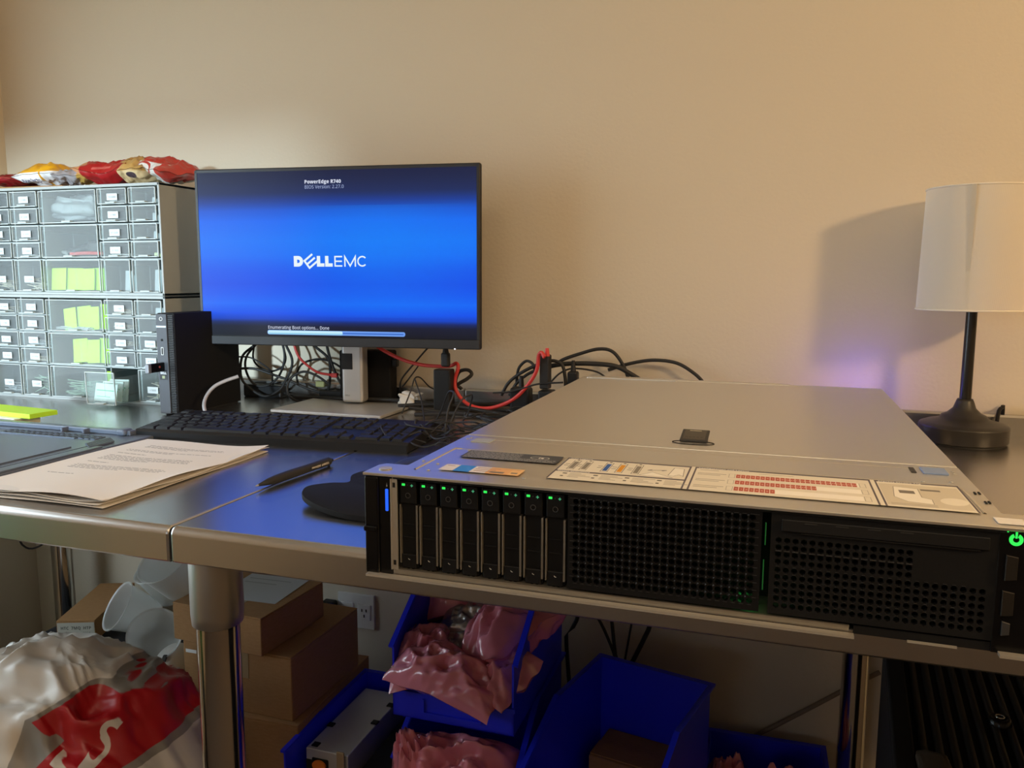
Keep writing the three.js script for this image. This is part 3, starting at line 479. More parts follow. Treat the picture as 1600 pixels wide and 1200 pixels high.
// ---------- papers, pen, mats ----------
{
  const ink = canvasTex(1024, 1448, (c, w, h) => {
    c.fillStyle = '#efe9e2'; c.fillRect(0, 0, w, h); c.fillStyle = '#7c7876';
    let s = 5; const q = () => (s = (s * 9301 + 49297) % 233280) / 233280;
    const para = (x, y, n, wd) => { for (let j = 0; j < n; j++) { let a = x; const e = x + wd * (j === n - 1 ? 0.55 : 0.9 + 0.1 * q()); while (a < e) { const k = 10 + 46 * q(); c.fillRect(a, y + j * 25, Math.min(k, e - a), 8); a += k + 8; } } };
    para(200, 190, 3, 640); para(150, 330, 2, 700); para(150, 430, 1, 420); para(150, 500, 5, 720); para(150, 680, 1, 300); para(150, 760, 4, 700); para(150, 980, 1, 360);
  });
  const sheet = (s, wob, dx, dz, turn, y, map, label) => {
    const w = 0.21, d = 0.297, g = new THREE.BoxGeometry(w, 0.0003, d, 24, 1, 34), p = g.attributes.position;
    for (let i = 0; i < p.count; i++) { const x = p.getX(i) / w * 2, z = p.getZ(i) / d * 2, edge = Math.max(0, z - 0.45) / 0.55, re = Math.max(0, x - 0.35) / 0.65; p.setY(i, p.getY(i) + y + wob * (0.004 * edge * edge * (1 + 0.9 * Math.sin(x * 3.1 + s)) + 0.003 * re * re * (1 + Math.sin(z * 4 + s * 2)) + 0.0006 * (1 + Math.sin(x * 4 + z * 3 + s)))); }
    g.computeVertexNormals();
    return solo('paper_sheet', g, map ? std({ color: 0xffffff, map, roughness: 0.85 }) : M.paper, label, 'paper', [-0.459 + dx, T, -0.228 + dz], [0, turn, 0], 'loose sheets stacked on the table');
  };
  sheet(0.4, 0.25, 0.0015, 0.003, 0.008, 0.0004, null, 'lowest sheet of the loose papers, flat on the steel table'); sheet(1.3, 0.5, -0.002, 0.001, -0.012, 0.0014, null, 'third sheet down of the loose papers on the table'); sheet(2.2, 0.8, 0.001, -0.001, 0.01, 0.0026, null, 'sheet directly under the printed page on the table');
  sheet(0.2, 1.0, 0, 0, 0, 0.0044, ink, 'printed page on top of the loose papers at the table edge');
  const pen = thing('pen', 'black click pen with white lettering lying across the table seam', 'pen', [-0.243, T, -0.191]);
  const dir = Math.atan2(0.013, -0.139), L = 0.142;
  const holder = (g) => g.rotateX(Math.PI / 2).applyMatrix4(new THREE.Matrix4().makeRotationY(dir)).translate(0, 0.0065, 0);
  part('barrel', holder(lathe([[0.0001, 0.003], [0.0013, 0.004], [0.0022, 0.010], [0.0042, 0.022], [0.0052, 0.036], [0.0056, 0.06], [0.0052, 0.1], [0.0054, 0.138], [0.004, 0.141], [0.0001, 0.141]], 28)), M.rubber, pen);
  part('tip', holder(lathe([[0.0001, -0.001], [0.0006, 0], [0.0012, 0.004], [0.0014, 0.006]], 14)), M.silver, pen);
  part('clip', holder(merge([rb(0.0035, 0.045, 0.0012, 0.0005, 0, 0.117, 0.0078), rb(0.0035, 0.003, 0.004, 0.0008, 0, 0.138, 0.0065)])), M.black, pen);
  part('clicker', holder(cyl(0.002, 0.002, 0.006, 0, 0.143, 0, 14)), M.black, pen);
  const pr = canvasTex(256, 48, (c, w, h) => { c.fillStyle = '#0e0e10'; c.fillRect(0, 0, w, h); text(c, '1SMP ADvoc', 128, 25, 38, { bold: 1, color: '#e8e0d0', align: 'center', w: 240 }); });
  const lt = new THREE.CylinderGeometry(0.0056, 0.0056, 0.042, 12, 1, true, -0.45, 0.9); { const a = lt.attributes.uv; for (let i = 0; i < a.count; i++) { const x = a.getX(i), y = a.getY(i); a.setXY(i, 1 - y, x); } }
  const lm = part('lettering', lt.rotateY(Math.PI / 2).translate(0, 0.114, 0).rotateX(-Math.PI / 2), std({ map: pr, roughness: 0.5 }), pen, [0, 0.0065, 0], [0, -0.093, 0]);
  // mouse pad with a swollen wrist rest
  const mp = thing('mouse_pad', 'black cloud-shaped mouse pad with wrist rest beside the server', 'mouse pad', [-0.075, T, -0.235]);
  const s = new THREE.Shape(); const cp = [[-0.092, 0.062], [-0.093, 0.05], [-0.082, 0.025], [-0.068, 0.008], [-0.078, -0.02], [-0.07, -0.055], [-0.04, -0.085], [0.0, -0.1], [0.05, -0.095], [0.085, -0.06], [0.09, 0.0], [0.085, 0.06], [0.05, 0.1], [0.0, 0.108], [-0.05, 0.098], [-0.082, 0.08]];
  const cc = new THREE.CatmullRomCurve3(cp.map(([x, z]) => new THREE.Vector3(x, 0, z)), true).getPoints(90); cc.forEach((p, i) => (i ? s.lineTo(p.x, -p.z) : s.moveTo(p.x, -p.z)));
  const pg = extrude(s, 0.004, 0.0012, 2).rotateX(-Math.PI / 2); 
  { const p = pg.attributes.position; for (let i = 0; i < p.count; i++) { const x = p.getX(i), z = p.getZ(i); p.setY(i, p.getY(i) + 0.0012 + 0.008 * Math.max(0, -x / 0.09) ** 2); } }
  pg.computeVertexNormals(); part('pad', toCreasedNormals(pg, 0.7), M.blackMatt, mp, [0, 0, 0]);
  part('wrist_rest', new THREE.SphereGeometry(1, 40, 16, 0, 7, 0, 1.57).scale(0.062, 0.031, 0.045).translate(0.012, 0.004, -0.05), std({ color: lin(0.02, 0.02, 0.023), roughness: 0.42 }), mp);
}
// ---------- repair mat ----------
{
  const mt = thing('repair_mat', 'blue-grey silicone repair mat with ridged trays by the drawer cabinets', 'mat', [-0.741, T, -0.225]);
  const mm = std({ color: lin(0.12, 0.15, 0.21), roughness: 0.32, bumpMap: texGrain, bumpScale: 0.00005 });
  const W = 0.34, D = 0.345, xr = W / 2, zb = -D / 2;
  part('mat_base', rb(W, 0.006, D, 0.002, 0, 0.003, 0), mm, mt);
  part('back_ridge', merge([rb(W - 0.03, 0.008, 0.014, 0.002, -0.015, 0.0095, zb + 0.009)]), mm, mt);
  part('corner_block', rb(0.016, 0.010, 0.02, 0.004, xr - 0.043, 0.011, zb + 0.012, 3), mm, mt);
  for (const x of [0.02, 0.062]) part('ridge_fin', rb(0.004, 0.0075, 0.014, 0.0015, x, 0.0095, zb + 0.021), mm, mt);
  part('side_rail', merge([rb(0.018, 0.0025, 0.235, 0.001, xr - 0.012, 0.007, 0.04)]), mm, mt);
  part('tray_rim', merge([bx(W - 0.09, 0.0022, 0.002, -0.045, 0.0068, zb + 0.06), bx(W - 0.09, 0.0022, 0.002, -0.045, 0.0068, zb + 0.033), bx(0.0024, 0.0022, 0.235, xr - 0.045, 0.0068, 0.055), bx(0.0024, 0.0022, 0.235, xr - 0.026, 0.0068, 0.04)]), mm, mt);
  for (let i = 0; i < 16; i++) for (let j = 0; j < 2; j++) part('screw_pocket', merge([bx(0.007, 0.002, 0.001, 0, 0, -0.004), bx(0.007, 0.002, 0.001, 0, 0, 0.004), bx(0.001, 0.002, 0.008, 0.004, 0, 0), bx(0.001, 0.002, 0.008, -0.004, 0, 0)]), mm, mt, [xr - 0.06 - i * 0.0115, 0.0068, zb + 0.041 + j * 0.0115]);
  for (let i = 0; i < 5; i++) part('tool_groove', bx(0.0016, 0.0026, 0.045, xr - 0.015 - i * 0.0055, 0.008, zb + 0.085 - i * 0.004), mm, mt);
  for (const x of [0.012, 0.05]) part('magnet_tray', merge([bx(0.026, 0.0016, 0.0015, x, 0.0065, zb + 0.027), bx(0.0015, 0.0016, 0.01, x + 0.013, 0.0065, zb + 0.03)]), mm, mt);
  const yp = thing('note_pad', 'neon yellow note pad lying on a white box by the drawer cabinets', 'note pad', [-0.905, T + 0.014, -0.442], -6 * R);
  part('pad_sheets', rb(0.16, 0.008, 0.05, 0.001, 0, 0.004, 0), M.neon, yp);
  const wb = thing('small_white_box', 'small white box under the neon yellow note pad', 'box', [-0.925, T, -0.432], -6 * R);
  part('box_tray', rb(0.15, 0.011, 0.045, 0.001, 0, 0.0055, 0), M.white, wb); part('box_lid', rb(0.152, 0.003, 0.047, 0.001, 0, 0.0125, 0), M.white, wb);
}
// ---------- table lamp ----------
{
  const la = thing('table_lamp', 'black-based table lamp with a cream drum shade by the wall', 'lamp', [0.5925, T, -0.779]);
  part('base', lathe([[0.001, 0.002], [0.058, 0.002], [0.061, 0.004], [0.0615, 0.0245], [0.060, 0.0275], [0.052, 0.031], [0.034, 0.0355], [0.0305, 0.041], [0.023, 0.0445], [0.0155, 0.052], [0.012, 0.0625], [0.0105, 0.066], [0.001, 0.066]], 64), std({ color: lin(0.020, 0.018, 0.017), roughness: 0.42 }), la);
  part('felt_foot', cyl(0.057, 0.057, 0.003, 0, 0.0015, 0, 48), M.rubber, la);
  part('pole', cyl(0.0075, 0.0082, 0.15, 0, 0.136, 0, 28), std({ color: lin(0.016, 0.014, 0.013), roughness: 0.3, metalness: 0.3 }), la);
  part('collar', lathe([[0.008, 0.196], [0.0125, 0.197], [0.0125, 0.206], [0.016, 0.207], [0.016, 0.212], [0.009, 0.213]], 28), M.black, la);
  part('socket', cyl(0.014, 0.014, 0.06, 0, 0.24, 0, 24), M.white, la);
  part('bulb', merge([lathe([[0.0001, 0.085], [0.016, 0.08], [0.026, 0.062], [0.028, 0.048], [0.02, 0.02], [0.013, 0]], 24).translate(0, 0.268, 0)]), M.white, la);
  const fab = phy({ color: lin(0.80, 0.76, 0.68), transmission: 0.35, thickness: 0, roughness: 0.95, bumpMap: texWeave, bumpScale: 0.0002 });
  const sh = part('shade', lathe([[0.0755, 0.199], [0.0715, 0.376]], 96), fab, la);
  part('shade_rim', merge([at(new THREE.TorusGeometry(0.0756, 0.0013, 8, 80), 0, 0.2, 0, Math.PI / 2), at(new THREE.TorusGeometry(0.0716, 0.0013, 8, 80), 0, 0.3755, 0, Math.PI / 2)]), std({ color: lin(0.78, 0.73, 0.64), roughness: 0.9 }), sh);
  part('shade_seam', at(rb(0.006, 0.176, 0.0006, 0.0002), Math.sin(-0.32) * 0.0739, 0.2875, Math.cos(-0.32) * 0.0739, 0, -0.32, 0).rotateX(0), fab, sh);
  part('spider', merge([bx(0.142, 0.002, 0.002, 0, 0.262, 0), bx(0.002, 0.002, 0.142, 0, 0.262, 0)]), M.silver, sh);
  const w = (p) => [p[0] - 0.5925, p[1] - T, p[2] + 0.779];
  part('power_cord', tube([[0.640, 0.908, -0.815], [0.648, 0.922, -0.828], [0.653, 0.937, -0.842], [0.656, 0.9425, -0.849], [0.661, 0.943, -0.856], [0.664, 0.936, -0.863], [0.665, 0.8, -0.8645], [0.665, 0.55, -0.8645]].map(w), 0.003, 60), M.black, la);
  // globe lamp outside the frame, the warm light of the room
  const gl = thing('globe_floor_lamp', 'floor lamp with a glowing round globe, right of the table', 'lamp', [GLOBE.x, 0, GLOBE.z]);
  part('lamp_base', lathe([[0.001, 0], [0.15, 0], [0.15, 0.012], [0.02, 0.03], [0.001, 0.03]], 40), M.black, gl);
  part('lamp_pole', cyl(0.011, 0.011, GLOBE.y - 0.13, 0, (GLOBE.y - 0.1) / 2, 0), M.black, gl);
  part('lamp_globe', new THREE.SphereGeometry(0.095, 40, 24).translate(0, GLOBE.y, 0), std({ color: lin(0.9, 0.85, 0.75), emissive: lin(1, 0.7, 0.4), emissiveIntensity: 1.4 }), gl);
}

// ---------- leafy plant added unseen left of the frame, for the green in the table edge ----------
{
  const pp = thing('added_plant', 'bushy green plant in a grey pot, added unseen left of the tables', 'plant', [-1.13, 0, 0.38]);
  part('pot', lathe([[0.001, 0], [0.11, 0], [0.14, 0.24], [0.148, 0.25], [0.148, 0.27], [0.135, 0.27], [0.13, 0.23], [0.001, 0.22]], 40), M.darkGrey, pp);
  part('soil', cyl(0.13, 0.13, 0.01, 0, 0.235, 0, 32), M.dark, pp);
  const leafS = new THREE.Shape(); leafS.moveTo(0, 0); leafS.quadraticCurveTo(0.05, 0.09, 0, 0.22); leafS.quadraticCurveTo(-0.05, 0.09, 0, 0);
  const lg = new THREE.ShapeGeometry(leafS, 8); { const p = lg.attributes.position; for (let i = 0; i < p.count; i++) p.setZ(i, -1.6 * p.getY(i) ** 2 + 0.25 * Math.abs(p.getX(i))); } lg.computeVertexNormals();
  const leafM = phy({ color: lin(0.10, 0.34, 0.05), roughness: 0.5, transmission: 0.3, thickness: 0, side: THREE.DoubleSide });
  for (let i = 0; i < 70; i++) { const a = i * 2.4, h = 0.25 + 0.45 * (i / 70), r = 0.03 + 0.1 * Math.sin(Math.PI * i / 70); part('leaf', lg, leafM, pp, [r * Math.cos(a), h, r * Math.sin(a)], [0.5 + 0.4 * rnd(), a, 0.3 * rnd()]).rotation.order = 'YXZ'; }
  part('stem', tube([[0, 0.23, 0], [0.01, 0.45, 0.01], [0, 0.68, 0]], 0.008, 20), std({ color: lin(0.12, 0.16, 0.05), roughness: 0.8 }), pp);
}

// ---------- drawer cabinets ----------
const ordinal = ['first', 'second', 'third', 'fourth', 'fifth'];
const CX = [-1.2025, -1.13, -1.057, -0.9125, -0.84, -0.7735], CZ = -0.66, CH = 0.2078;
{
  const stickers = ['10 2400', '22 3300', '47 2200', '-5 1k75', '-r 5600', '-r 560', '-r 220R', 'd 1820'].map((s) => std({ roughness: 0.6, map: canvasTex(128, 64, (c, w, h) => { c.fillStyle = '#c3c9ca'; c.fillRect(0, 0, w, h); text(c, s, 64, 33, 26, { color: '#2c3032', align: 'center' }); }) }));
  function drawerGeo(w, h) {
    const t = 0.0014, d = 0.15, hb = h * 0.82;
    return merge([rb(w, h, 0.002, 0.0008, 0, h / 2, -0.001), bx(w - 0.004, t, d, 0, t / 2 + 0.0005, -d / 2), bx(t, hb, d, -w / 2 + 0.003, hb / 2, -d / 2), bx(t, hb, d, w / 2 - 0.003, hb / 2, -d / 2), bx(w - 0.006, hb, t, 0, hb / 2, -d), bx(t, hb, w > 0.1 ? d * 0.0 + 0.0001 : 0.0001, 0, hb / 2, -0.01)]);
  }
  const cache = {};
  const lipGeo = (w) => merge([rb(Math.min(0.022, w * 0.35), 0.003, 0.007, 0.001, 0, 0.003, 0.003), bx(w - 0.006, 0.0016, 0.0024, 0, 0.001, 0.0006)]);
  const rimGeo = (w, h) => merge([bx(w - 0.001, 0.0015, 0.0022, 0, h - 0.0008, 0.0002), bx(0.0014, h - 0.001, 0.002, -w / 2 + 0.0009, h / 2, 0.0002), bx(0.0014, h - 0.001, 0.002, w / 2 - 0.0009, h / 2, 0.0002)]);
  const edgeMat = phy({ color: lin(0.58, 0.63, 0.62), transmission: 0.3, thickness: 0, roughness: 0.25 });
  function cabinet(name, label, y0, pulled, noLabel) {
    const cb = thing('drawer_cabinet', label, 'cabinet', [0, y0, 0]);
    const xl = CX[0] - 0.0075, xr = CX[5] + 0.0045, w = xr - xl, cx = (xl + xr) / 2, dp = 0.165, zc = CZ - dp / 2 - 0.001;
    part('shell', merge([rb(w, 0.0055, dp, 0.001, cx, 0.00275, zc), rb(w, 0.0055, dp, 0.001, cx, CH - 0.00275, zc), rb(0.0045, CH, dp, 0.001, xl + 0.00225, CH / 2, zc), rb(0.0045, CH, dp, 0.001, xr - 0.00225, CH / 2, zc), bx(w - 0.004, CH - 0.004, 0.003, cx, CH / 2, CZ - dp)]), M.cabinet, cb);
    const frame = [];
    for (const x of CX.slice(1, 5)) frame.push(bx(0.0028, CH - 0.008, dp - 0.012, x, CH / 2, zc - 0.002));
    const yTop = CH - 0.007, rowH = 0.0657, rows = [];                   // rows from the top
    for (let r = 0; r < 3; r++) rows.push(yTop - (r + 1) * rowH);
    for (const y of [rows[0], rows[1]]) frame.push(bx(w - 0.01, 0.0024, dp - 0.012, cx, y - 0.0006, zc - 0.002));
    for (const r of [0, 1]) for (const c of [0, 1, 3, 4]) frame.push(bx(CX[c + 1] - CX[c] - 0.002, 0.002, dp - 0.012, (CX[c] + CX[c + 1]) / 2, rows[r] + rowH / 2, zc - 0.002));
    part('divider_frame', merge(frame), M.cabinet, cb);
    let k = 0;
    const put = (c, y, h, row) => {
      const w = CX[c + 1] - CX[c] - 0.0042, key = `${w.toFixed(4)}|${h.toFixed(4)}`;
      cache[key] ??= [drawerGeo(w, h), rimGeo(w, h), lipGeo(w)];
      const out = pulled && pulled[0] === c && pulled[1] === row ? pulled[2] : rr(0, 0.0015);
      const dr = part('drawer', cache[key][0], M.drawer, cb, [(CX[c] + CX[c + 1]) / 2, y + 0.0012, CZ + out], [out > 0.01 ? 0.03 : 0, 0, 0]);
      part('drawer_rim', cache[key][1], edgeMat, dr); part('pull', cache[key][2], edgeMat, dr);
      if (c !== 2 && !noLabel(c, row)) part('drawer_sticker', new THREE.PlaneGeometry(Math.min(0.0245, w * 0.42), 0.0125), stickers[(k++ * 5 + c) % 8], dr, [0.002, row === 4 ? 0.024 : 0.0135, 0.0016]);
    };
    for (let c = 0; c < 5; c++) {
      if (c === 2) for (let r = 0; r < 3; r++) put(c, rows[r] + 0.001, rowH - 0.004, r * 2);
      else { for (let r = 0; r < 4; r++) put(c, rows[r >> 1] + (r % 2 ? 0 : rowH / 2) + 0.001, rowH / 2 - 0.0035, r); put(c, rows[2] + 0.001, rowH - 0.004, 4); }
    }
    return rows.map((y) => y + y0);
  }
  const rowsLo = cabinet('lower', 'lower grey cabinet of clear drawers, one drawer pulled out', T, [3, 4, 0.055], (c, r) => c === 4 && r < 2 || c === 3 && r === 4);
  const rowsHi = cabinet('upper', 'upper grey cabinet of clear drawers, snack bags on top', T + CH + 0.0004, null, (c, r) => c === 4 || c === 3 && r === 4 || c === 0 && r === 0);

  // neon cards standing in the wide drawers
  const cardSet = (y, label, list) => { list.forEach(([x, dz, tilt, w, h, lift], i) => solo('index_card', rb(w, h, 0.0012, 0.0004, 0, h / 2, 0), M.neon, `${['leftmost', 'second', 'third', 'rightmost'][i === list.length - 1 ? 3 : i]} ${label}`, 'card', [x, y + 0.0055 + (lift || 0), CZ - 0.012 - dz], [-0.12, 0, tilt], 'neon yellow cards in the drawers')); };
  cardSet(rowsHi[2], 'neon yellow card in the bottom wide drawer of the upper cabinet', [[-1.033, 0, 0.02, 0.036, 0.043], [-0.998, 0.004, -0.01, 0.04, 0.043], [-0.962, 0.0, 0.03, 0.036, 0.042], [-0.936, 0.005, -0.02, 0.03, 0.043]]);
  cardSet(rowsLo[0], 'neon yellow card in the top wide drawer of the lower cabinet', [[-1.008, 0, 0.16, 0.03, 0.042], [-0.978, 0.004, 0.1, 0.034, 0.046], [-0.953, 0.0, 0.08, 0.03, 0.045], [-0.931, 0.006, -0.02, 0.028, 0.05]]);
  cardSet(rowsLo[1], 'neon yellow card in the middle wide drawer of the lower cabinet', [[-0.992, 0.003, 0.09, 0.036, 0.047], [-0.957, 0, 0.05, 0.03, 0.046], [-0.934, 0.004, -0.02, 0.03, 0.049]]);
  solo('index_card', rb(0.012, 0.05, 0.0012, 0.0004, 0, 0.025, 0), M.neon, 'narrow neon yellow card beside the pulled-out drawer', 'card', [-0.9215, rowsLo[2] + 0.006, CZ - 0.01], [-0.06, 0, 0], 'neon yellow cards in the drawers');
  // green parts seen through the small drawers of the lower cabinet
  for (let r = 0; r < 4; r++) solo('folded_card', rb(0.02, 0.017, 0.0012, 0.0004, 0, 0.0085, 0), std({ color: lin(0.30, 0.42, 0.12), roughness: 0.7 }), `folded green card in the ${ordinal[r]} small drawer beside the wide drawers`, 'card', [-0.858, rowsLo[r >> 1] + (r % 2 ? 0 : 0.0329) + 0.0035, CZ - 0.04], [-0.2, 0.3, 0], 'green cards in the lower cabinet');
  // bags and tools in the upper wide drawers
  solo('plastic_bag', drop(crumple(0.125, 0.05, 0.07, { amp: 0.22, freq: 2.6, s: 4 }), 0), phy({ color: lin(0.42, 0.43, 0.44), transmission: 0.35, thickness: 0, roughness: 0.18, clearcoat: 0.6 }), 'crumpled clear plastic bag filling the topmost wide drawer', 'bag', [-0.993, rowsHi[0] + 0.0055, CZ - 0.055]);
  const gun = thing('hand_tool', 'dark grey hand tool lying in the second wide drawer', 'tool', [-0.985, rowsHi[1] + 0.007, CZ - 0.05]);
  part('tool_body', drop(crumple(0.055, 0.026, 0.045, { amp: 0.06, freq: 1.5, box: 0.7 }), 0).translate(0.03, 0.004, 0), M.darkGrey, gun); part('tool_handle', tube([[-0.045, 0.006, 0.01], [-0.01, 0.016, 0.0], [0.02, 0.016, 0]], 0.0075, 20), M.plastic, gun); part('tool_tip', cyl(0.003, 0.007, 0.02, 0, 0, 0).rotateZ(1.4).translate(-0.052, 0.006, 0.01), M.silver, gun);
  solo('hobby_knife', merge([tube([[-0.03, 0.004, 0], [0, 0.005, 0.002], [0.035, 0.004, 0]], 0.0035, 12), bx(0.014, 0.005, 0.0008, -0.037, 0.004, 0)]), M.red, 'small red-handled knife in the second wide drawer', 'knife', [-0.96, rowsHi[1] + 0.0065, CZ - 0.02], [0, 0.08, 0]);
  // loose parts in drawers: bundles of leads nobody could count
  const tone = [lin(0.55, 0.46, 0.34), lin(0.48, 0.45, 0.42), lin(0.30, 0.42, 0.30), lin(0.5, 0.5, 0.52)].map((c) => std({ color: c, roughness: 0.6 }));
  const leads = (w, h, n) => { const a = []; for (let i = 0; i < n; i++) { const L = rr(0.4, 0.85) * w, y = rr(0.002, h), x = rr(-0.1, 0.1) * w, z = rr(-0.03, -0.008), t = rr(-0.5, 0.5) * Math.min(1, h / w * 1.5); a.push(at(new THREE.CylinderGeometry(0.0009, 0.0009, L, 5).rotateZ(Math.PI / 2), x, y, z, 0, rr(-0.4, 0.4), t)); a.push(at(new THREE.CylinderGeometry(0.0018, 0.0018, 0.008, 6).rotateZ(Math.PI / 2), x, y, z, 0, 0, t)); } return merge(a); };
  const pos = [['upper', rowsHi, 0, 4, 0.02, 0], ['upper', rowsHi, 1, 4, 0.025, 0], ['upper', rowsHi, 3, 0, 0.006, 1], ['upper', rowsHi, 1, 3, 0.005, 1], ['upper', rowsHi, 3, 3, 0.006, 1], ['lower', rowsLo, 0, 0, 0.01, 0], ['lower', rowsLo, 1, 4, 0.035, 2], ['lower', rowsLo, 0, 4, 0.02, 3], ['lower', rowsLo, 3, 0, 0.01, 0], ['lower', rowsLo, 3, 1, 0.012, 0], ['lower', rowsLo, 3, 2, 0.012, 0], ['lower', rowsLo, 1, 2, 0.01, 3], ['lower', rowsLo, 1, 3, 0.01, 0], ['lower', rowsLo, 4, 4, 0.04, 0], ['lower', rowsLo, 4, 2, 0.01, 0], ['lower', rowsLo, 2, 4, 0.03, 2], ['lower', rowsLo, 2, 0, 0.006, 3]];
  pos.forEach(([nm, rows, c, r, h, m], i) => {
    const w = CX[c + 1] - CX[c] - 0.016, y = (r === 4 ? rows[2] : rows[c === 2 ? r : r >> 1] + (c !== 2 && r % 2 === 0 ? 0.0329 : 0)) + 0.0035;
    const o = solo('component_leads', leads(w, h, c === 2 ? 26 : 10 + (i % 4)), tone[m], `loose component leads in column ${ordinal[c]} from left, ${r === 4 ? 'bottom' : ordinal[r]} drawer of ${nm} cabinet`, 'electronic parts', [(CX[c] + CX[c + 1]) / 2, y, CZ]);
    o.userData.kind = 'stuff';
  });
  // small white and clear pieces in the right-hand column
  const bits = [[4, 0, rowsHi, 0.006, 0.012], [4, 1, rowsHi, 0.008, 0.016], [4, 2, rowsHi, 0.007, 0.015], [4, 3, rowsHi, 0.009, 0.008], [3, 4, rowsHi, 0.014, 0.04], [4, 4, rowsHi, 0.014, 0.042], [4, 0, rowsLo, 0.016, 0.014]];
  bits.forEach(([c, r, rows, w, h], i) => { const y = (r === 4 ? rows[2] : rows[r >> 1] + (r % 2 === 0 ? 0.0329 : 0)) + 0.0035; solo('plastic_clip', merge([rb(w, h, 0.003, 0.001, 0, h / 2, 0), rb(w * 0.6, h * 0.8, 0.006, 0.001, w * 0.8, h * 0.4, -0.004)]), i === 3 ? std({ color: lin(0.6, 0.6, 0.25), roughness: 0.5 }) : std({ color: lin(0.46, 0.47, 0.48), roughness: 0.5 }), `small ${i === 3 ? 'yellowish' : 'white'} plastic clip in the ${r === 4 ? 'bottom' : ordinal[r]} drawer, ${c === 4 ? 'right-hand' : 'fourth'} column, ${rows === rowsHi ? 'upper' : 'lower'} cabinet`, 'clip', [(CX[c] + CX[c + 1]) / 2 + 0.008, y, CZ - 0.02], [-0.1, 0.3, 0]); });
  // packets in the pulled-out drawer
  const packet = std({ roughness: 0.4, map: canvasTex(128, 128, (c, w, h) => { c.fillStyle = '#dfece6'; c.fillRect(0, 0, w, h); c.fillStyle = '#7fc79a'; c.fillRect(10, 46, 100, 8); c.fillRect(14, 92, 80, 5); }) });
  for (let i = 0; i < 3; i++) solo('sealed_packet', rb(0.052 - i * 0.003, 0.034 + i * 0.004, 0.003, 0.001, 0, 0.018, 0), packet, `${['frontmost', 'middle', 'rearmost'][i]} white and green packet in the pulled-out drawer`, 'packet', [-0.877, rowsLo[2] + 0.006, CZ + 0.046 - i * 0.016], [-0.2, 0, 0.03 * (i - 1)], 'packets in the pulled-out drawer');

  // snack bags and a flat card on top
  const Y = T + 2 * CH + 0.0006;
  solo('cardboard_sheet', metreUV(rb(0.19, 0.003, 0.13, 0.0008, 0, 0.0015, 0)), M.card, 'thin tan cardboard sheet on the cabinet top under the snack bags', 'cardboard', [-1.105, Y, -0.735], [0, 0.03, 0]);
  const print = (w, h, draw) => phy({ map: canvasTex(w, h, draw), roughness: 0.28, clearcoat: 0.5, clearcoatRoughness: 0.2 });
  const snack = (label, x, y, z, w, d, h, turn, tiltz, mat, o) => { const g = pouch(w, d, h, o); planarUV(g, 'y'); return solo('snack_bag', drop(g.rotateZ(tiltz), 0), mat, label, 'snack bag', [x, y, z], [0, turn, 0]); };
  const Yc = Y + 0.0036;
  snack('small dark red snack bag on the cardboard sheet, farthest left', -1.175, Yc, -0.725, 0.10, 0.075, 0.022, 0.1, 0, print(128, 96, (c, w, h) => { c.fillStyle = '#7c0f1a'; c.fillRect(0, 0, w, h); c.fillStyle = '#a9303a'; c.fillRect(20, 30, 60, 20); }), { s: 1, amp: 0.3 });
  snack('yellow and white snack bag with blue lettering on the cabinet', -1.085, Yc, -0.72, 0.115, 0.085, 0.036, -0.05, 0.02, print(256, 192, (c, w, h) => { c.fillStyle = '#e3a51a'; c.fillRect(0, 0, w, h); c.fillStyle = '#e9e9ec'; c.fillRect(0, 88, w, 104); c.fillStyle = '#d89a1c'; c.fillRect(160, 84, 10, 108); c.fillStyle = '#f4f4f6'; c.fillRect(40, 120, 112, 50); text(c, 'Bean Facts', 96, 146, 34, { bold: 1, color: '#20306a', align: 'center', w: 100 }); }), { s: 2.4, amp: 0.25 });
  snack('silver-grey crumpled snack wrapper between the yellow and red bags', -1.012, Yc, -0.71, 0.07, 0.06, 0.02, 0.4, 0, print(64, 64, (c, w, h) => { c.fillStyle = '#a8a6ac'; c.fillRect(0, 0, w, h); c.fillStyle = '#c9a552'; c.fillRect(44, 0, 20, 64); }), { s: 5, amp: 0.5 });
  snack('bright red snack bag in the middle of the cabinet top', -0.935, Y + 0.0004, -0.73, 0.13, 0.085, 0.04, 0.06, 0.05, print(192, 128, (c, w, h) => { c.fillStyle = '#a5161c'; c.fillRect(0, 0, w, h); c.fillStyle = '#c98a5a'; c.fillRect(0, 0, 30, h); c.fillStyle = '#cc5a55'; c.fillRect(70, 40, 60, 12); }), { s: 3.1, amp: 0.22, bend: 0.012 });
  snack('tan and gold snack bag with a dark emblem on the cabinet', -0.862, Y + 0.0004, -0.725, 0.095, 0.08, 0.038, -0.2, -0.04, print(128, 128, (c, w, h) => { c.fillStyle = '#b58c4e'; c.fillRect(0, 0, w, h); c.fillStyle = '#d3b98c'; c.fillRect(0, 70, w, 58); c.fillStyle = '#3b2f38'; c.beginPath(); c.ellipse(84, 86, 16, 11, 0, 0, 7); c.fill(); }), { s: 6.2, amp: 0.35 });
  snack('white and red snack bag hanging over the cabinet right edge', -0.802, Y + 0.0004, -0.732, 0.11, 0.1, 0.036, -0.35, -0.2, print(192, 128, (c, w, h) => { c.fillStyle = '#d9d5cf'; c.fillRect(0, 0, w, h); c.fillStyle = '#b4372e'; c.fillRect(0, 0, w, 34); c.fillRect(150, 0, 42, h); c.strokeStyle = '#a8322c'; c.lineWidth = 9; c.beginPath(); c.ellipse(86, 62, 34, 22, 0.3, 0, 7); c.stroke(); c.fillStyle = '#8d8a86'; c.fillRect(20, 50, 34, 40); }), { s: 8, amp: 0.3 });
}

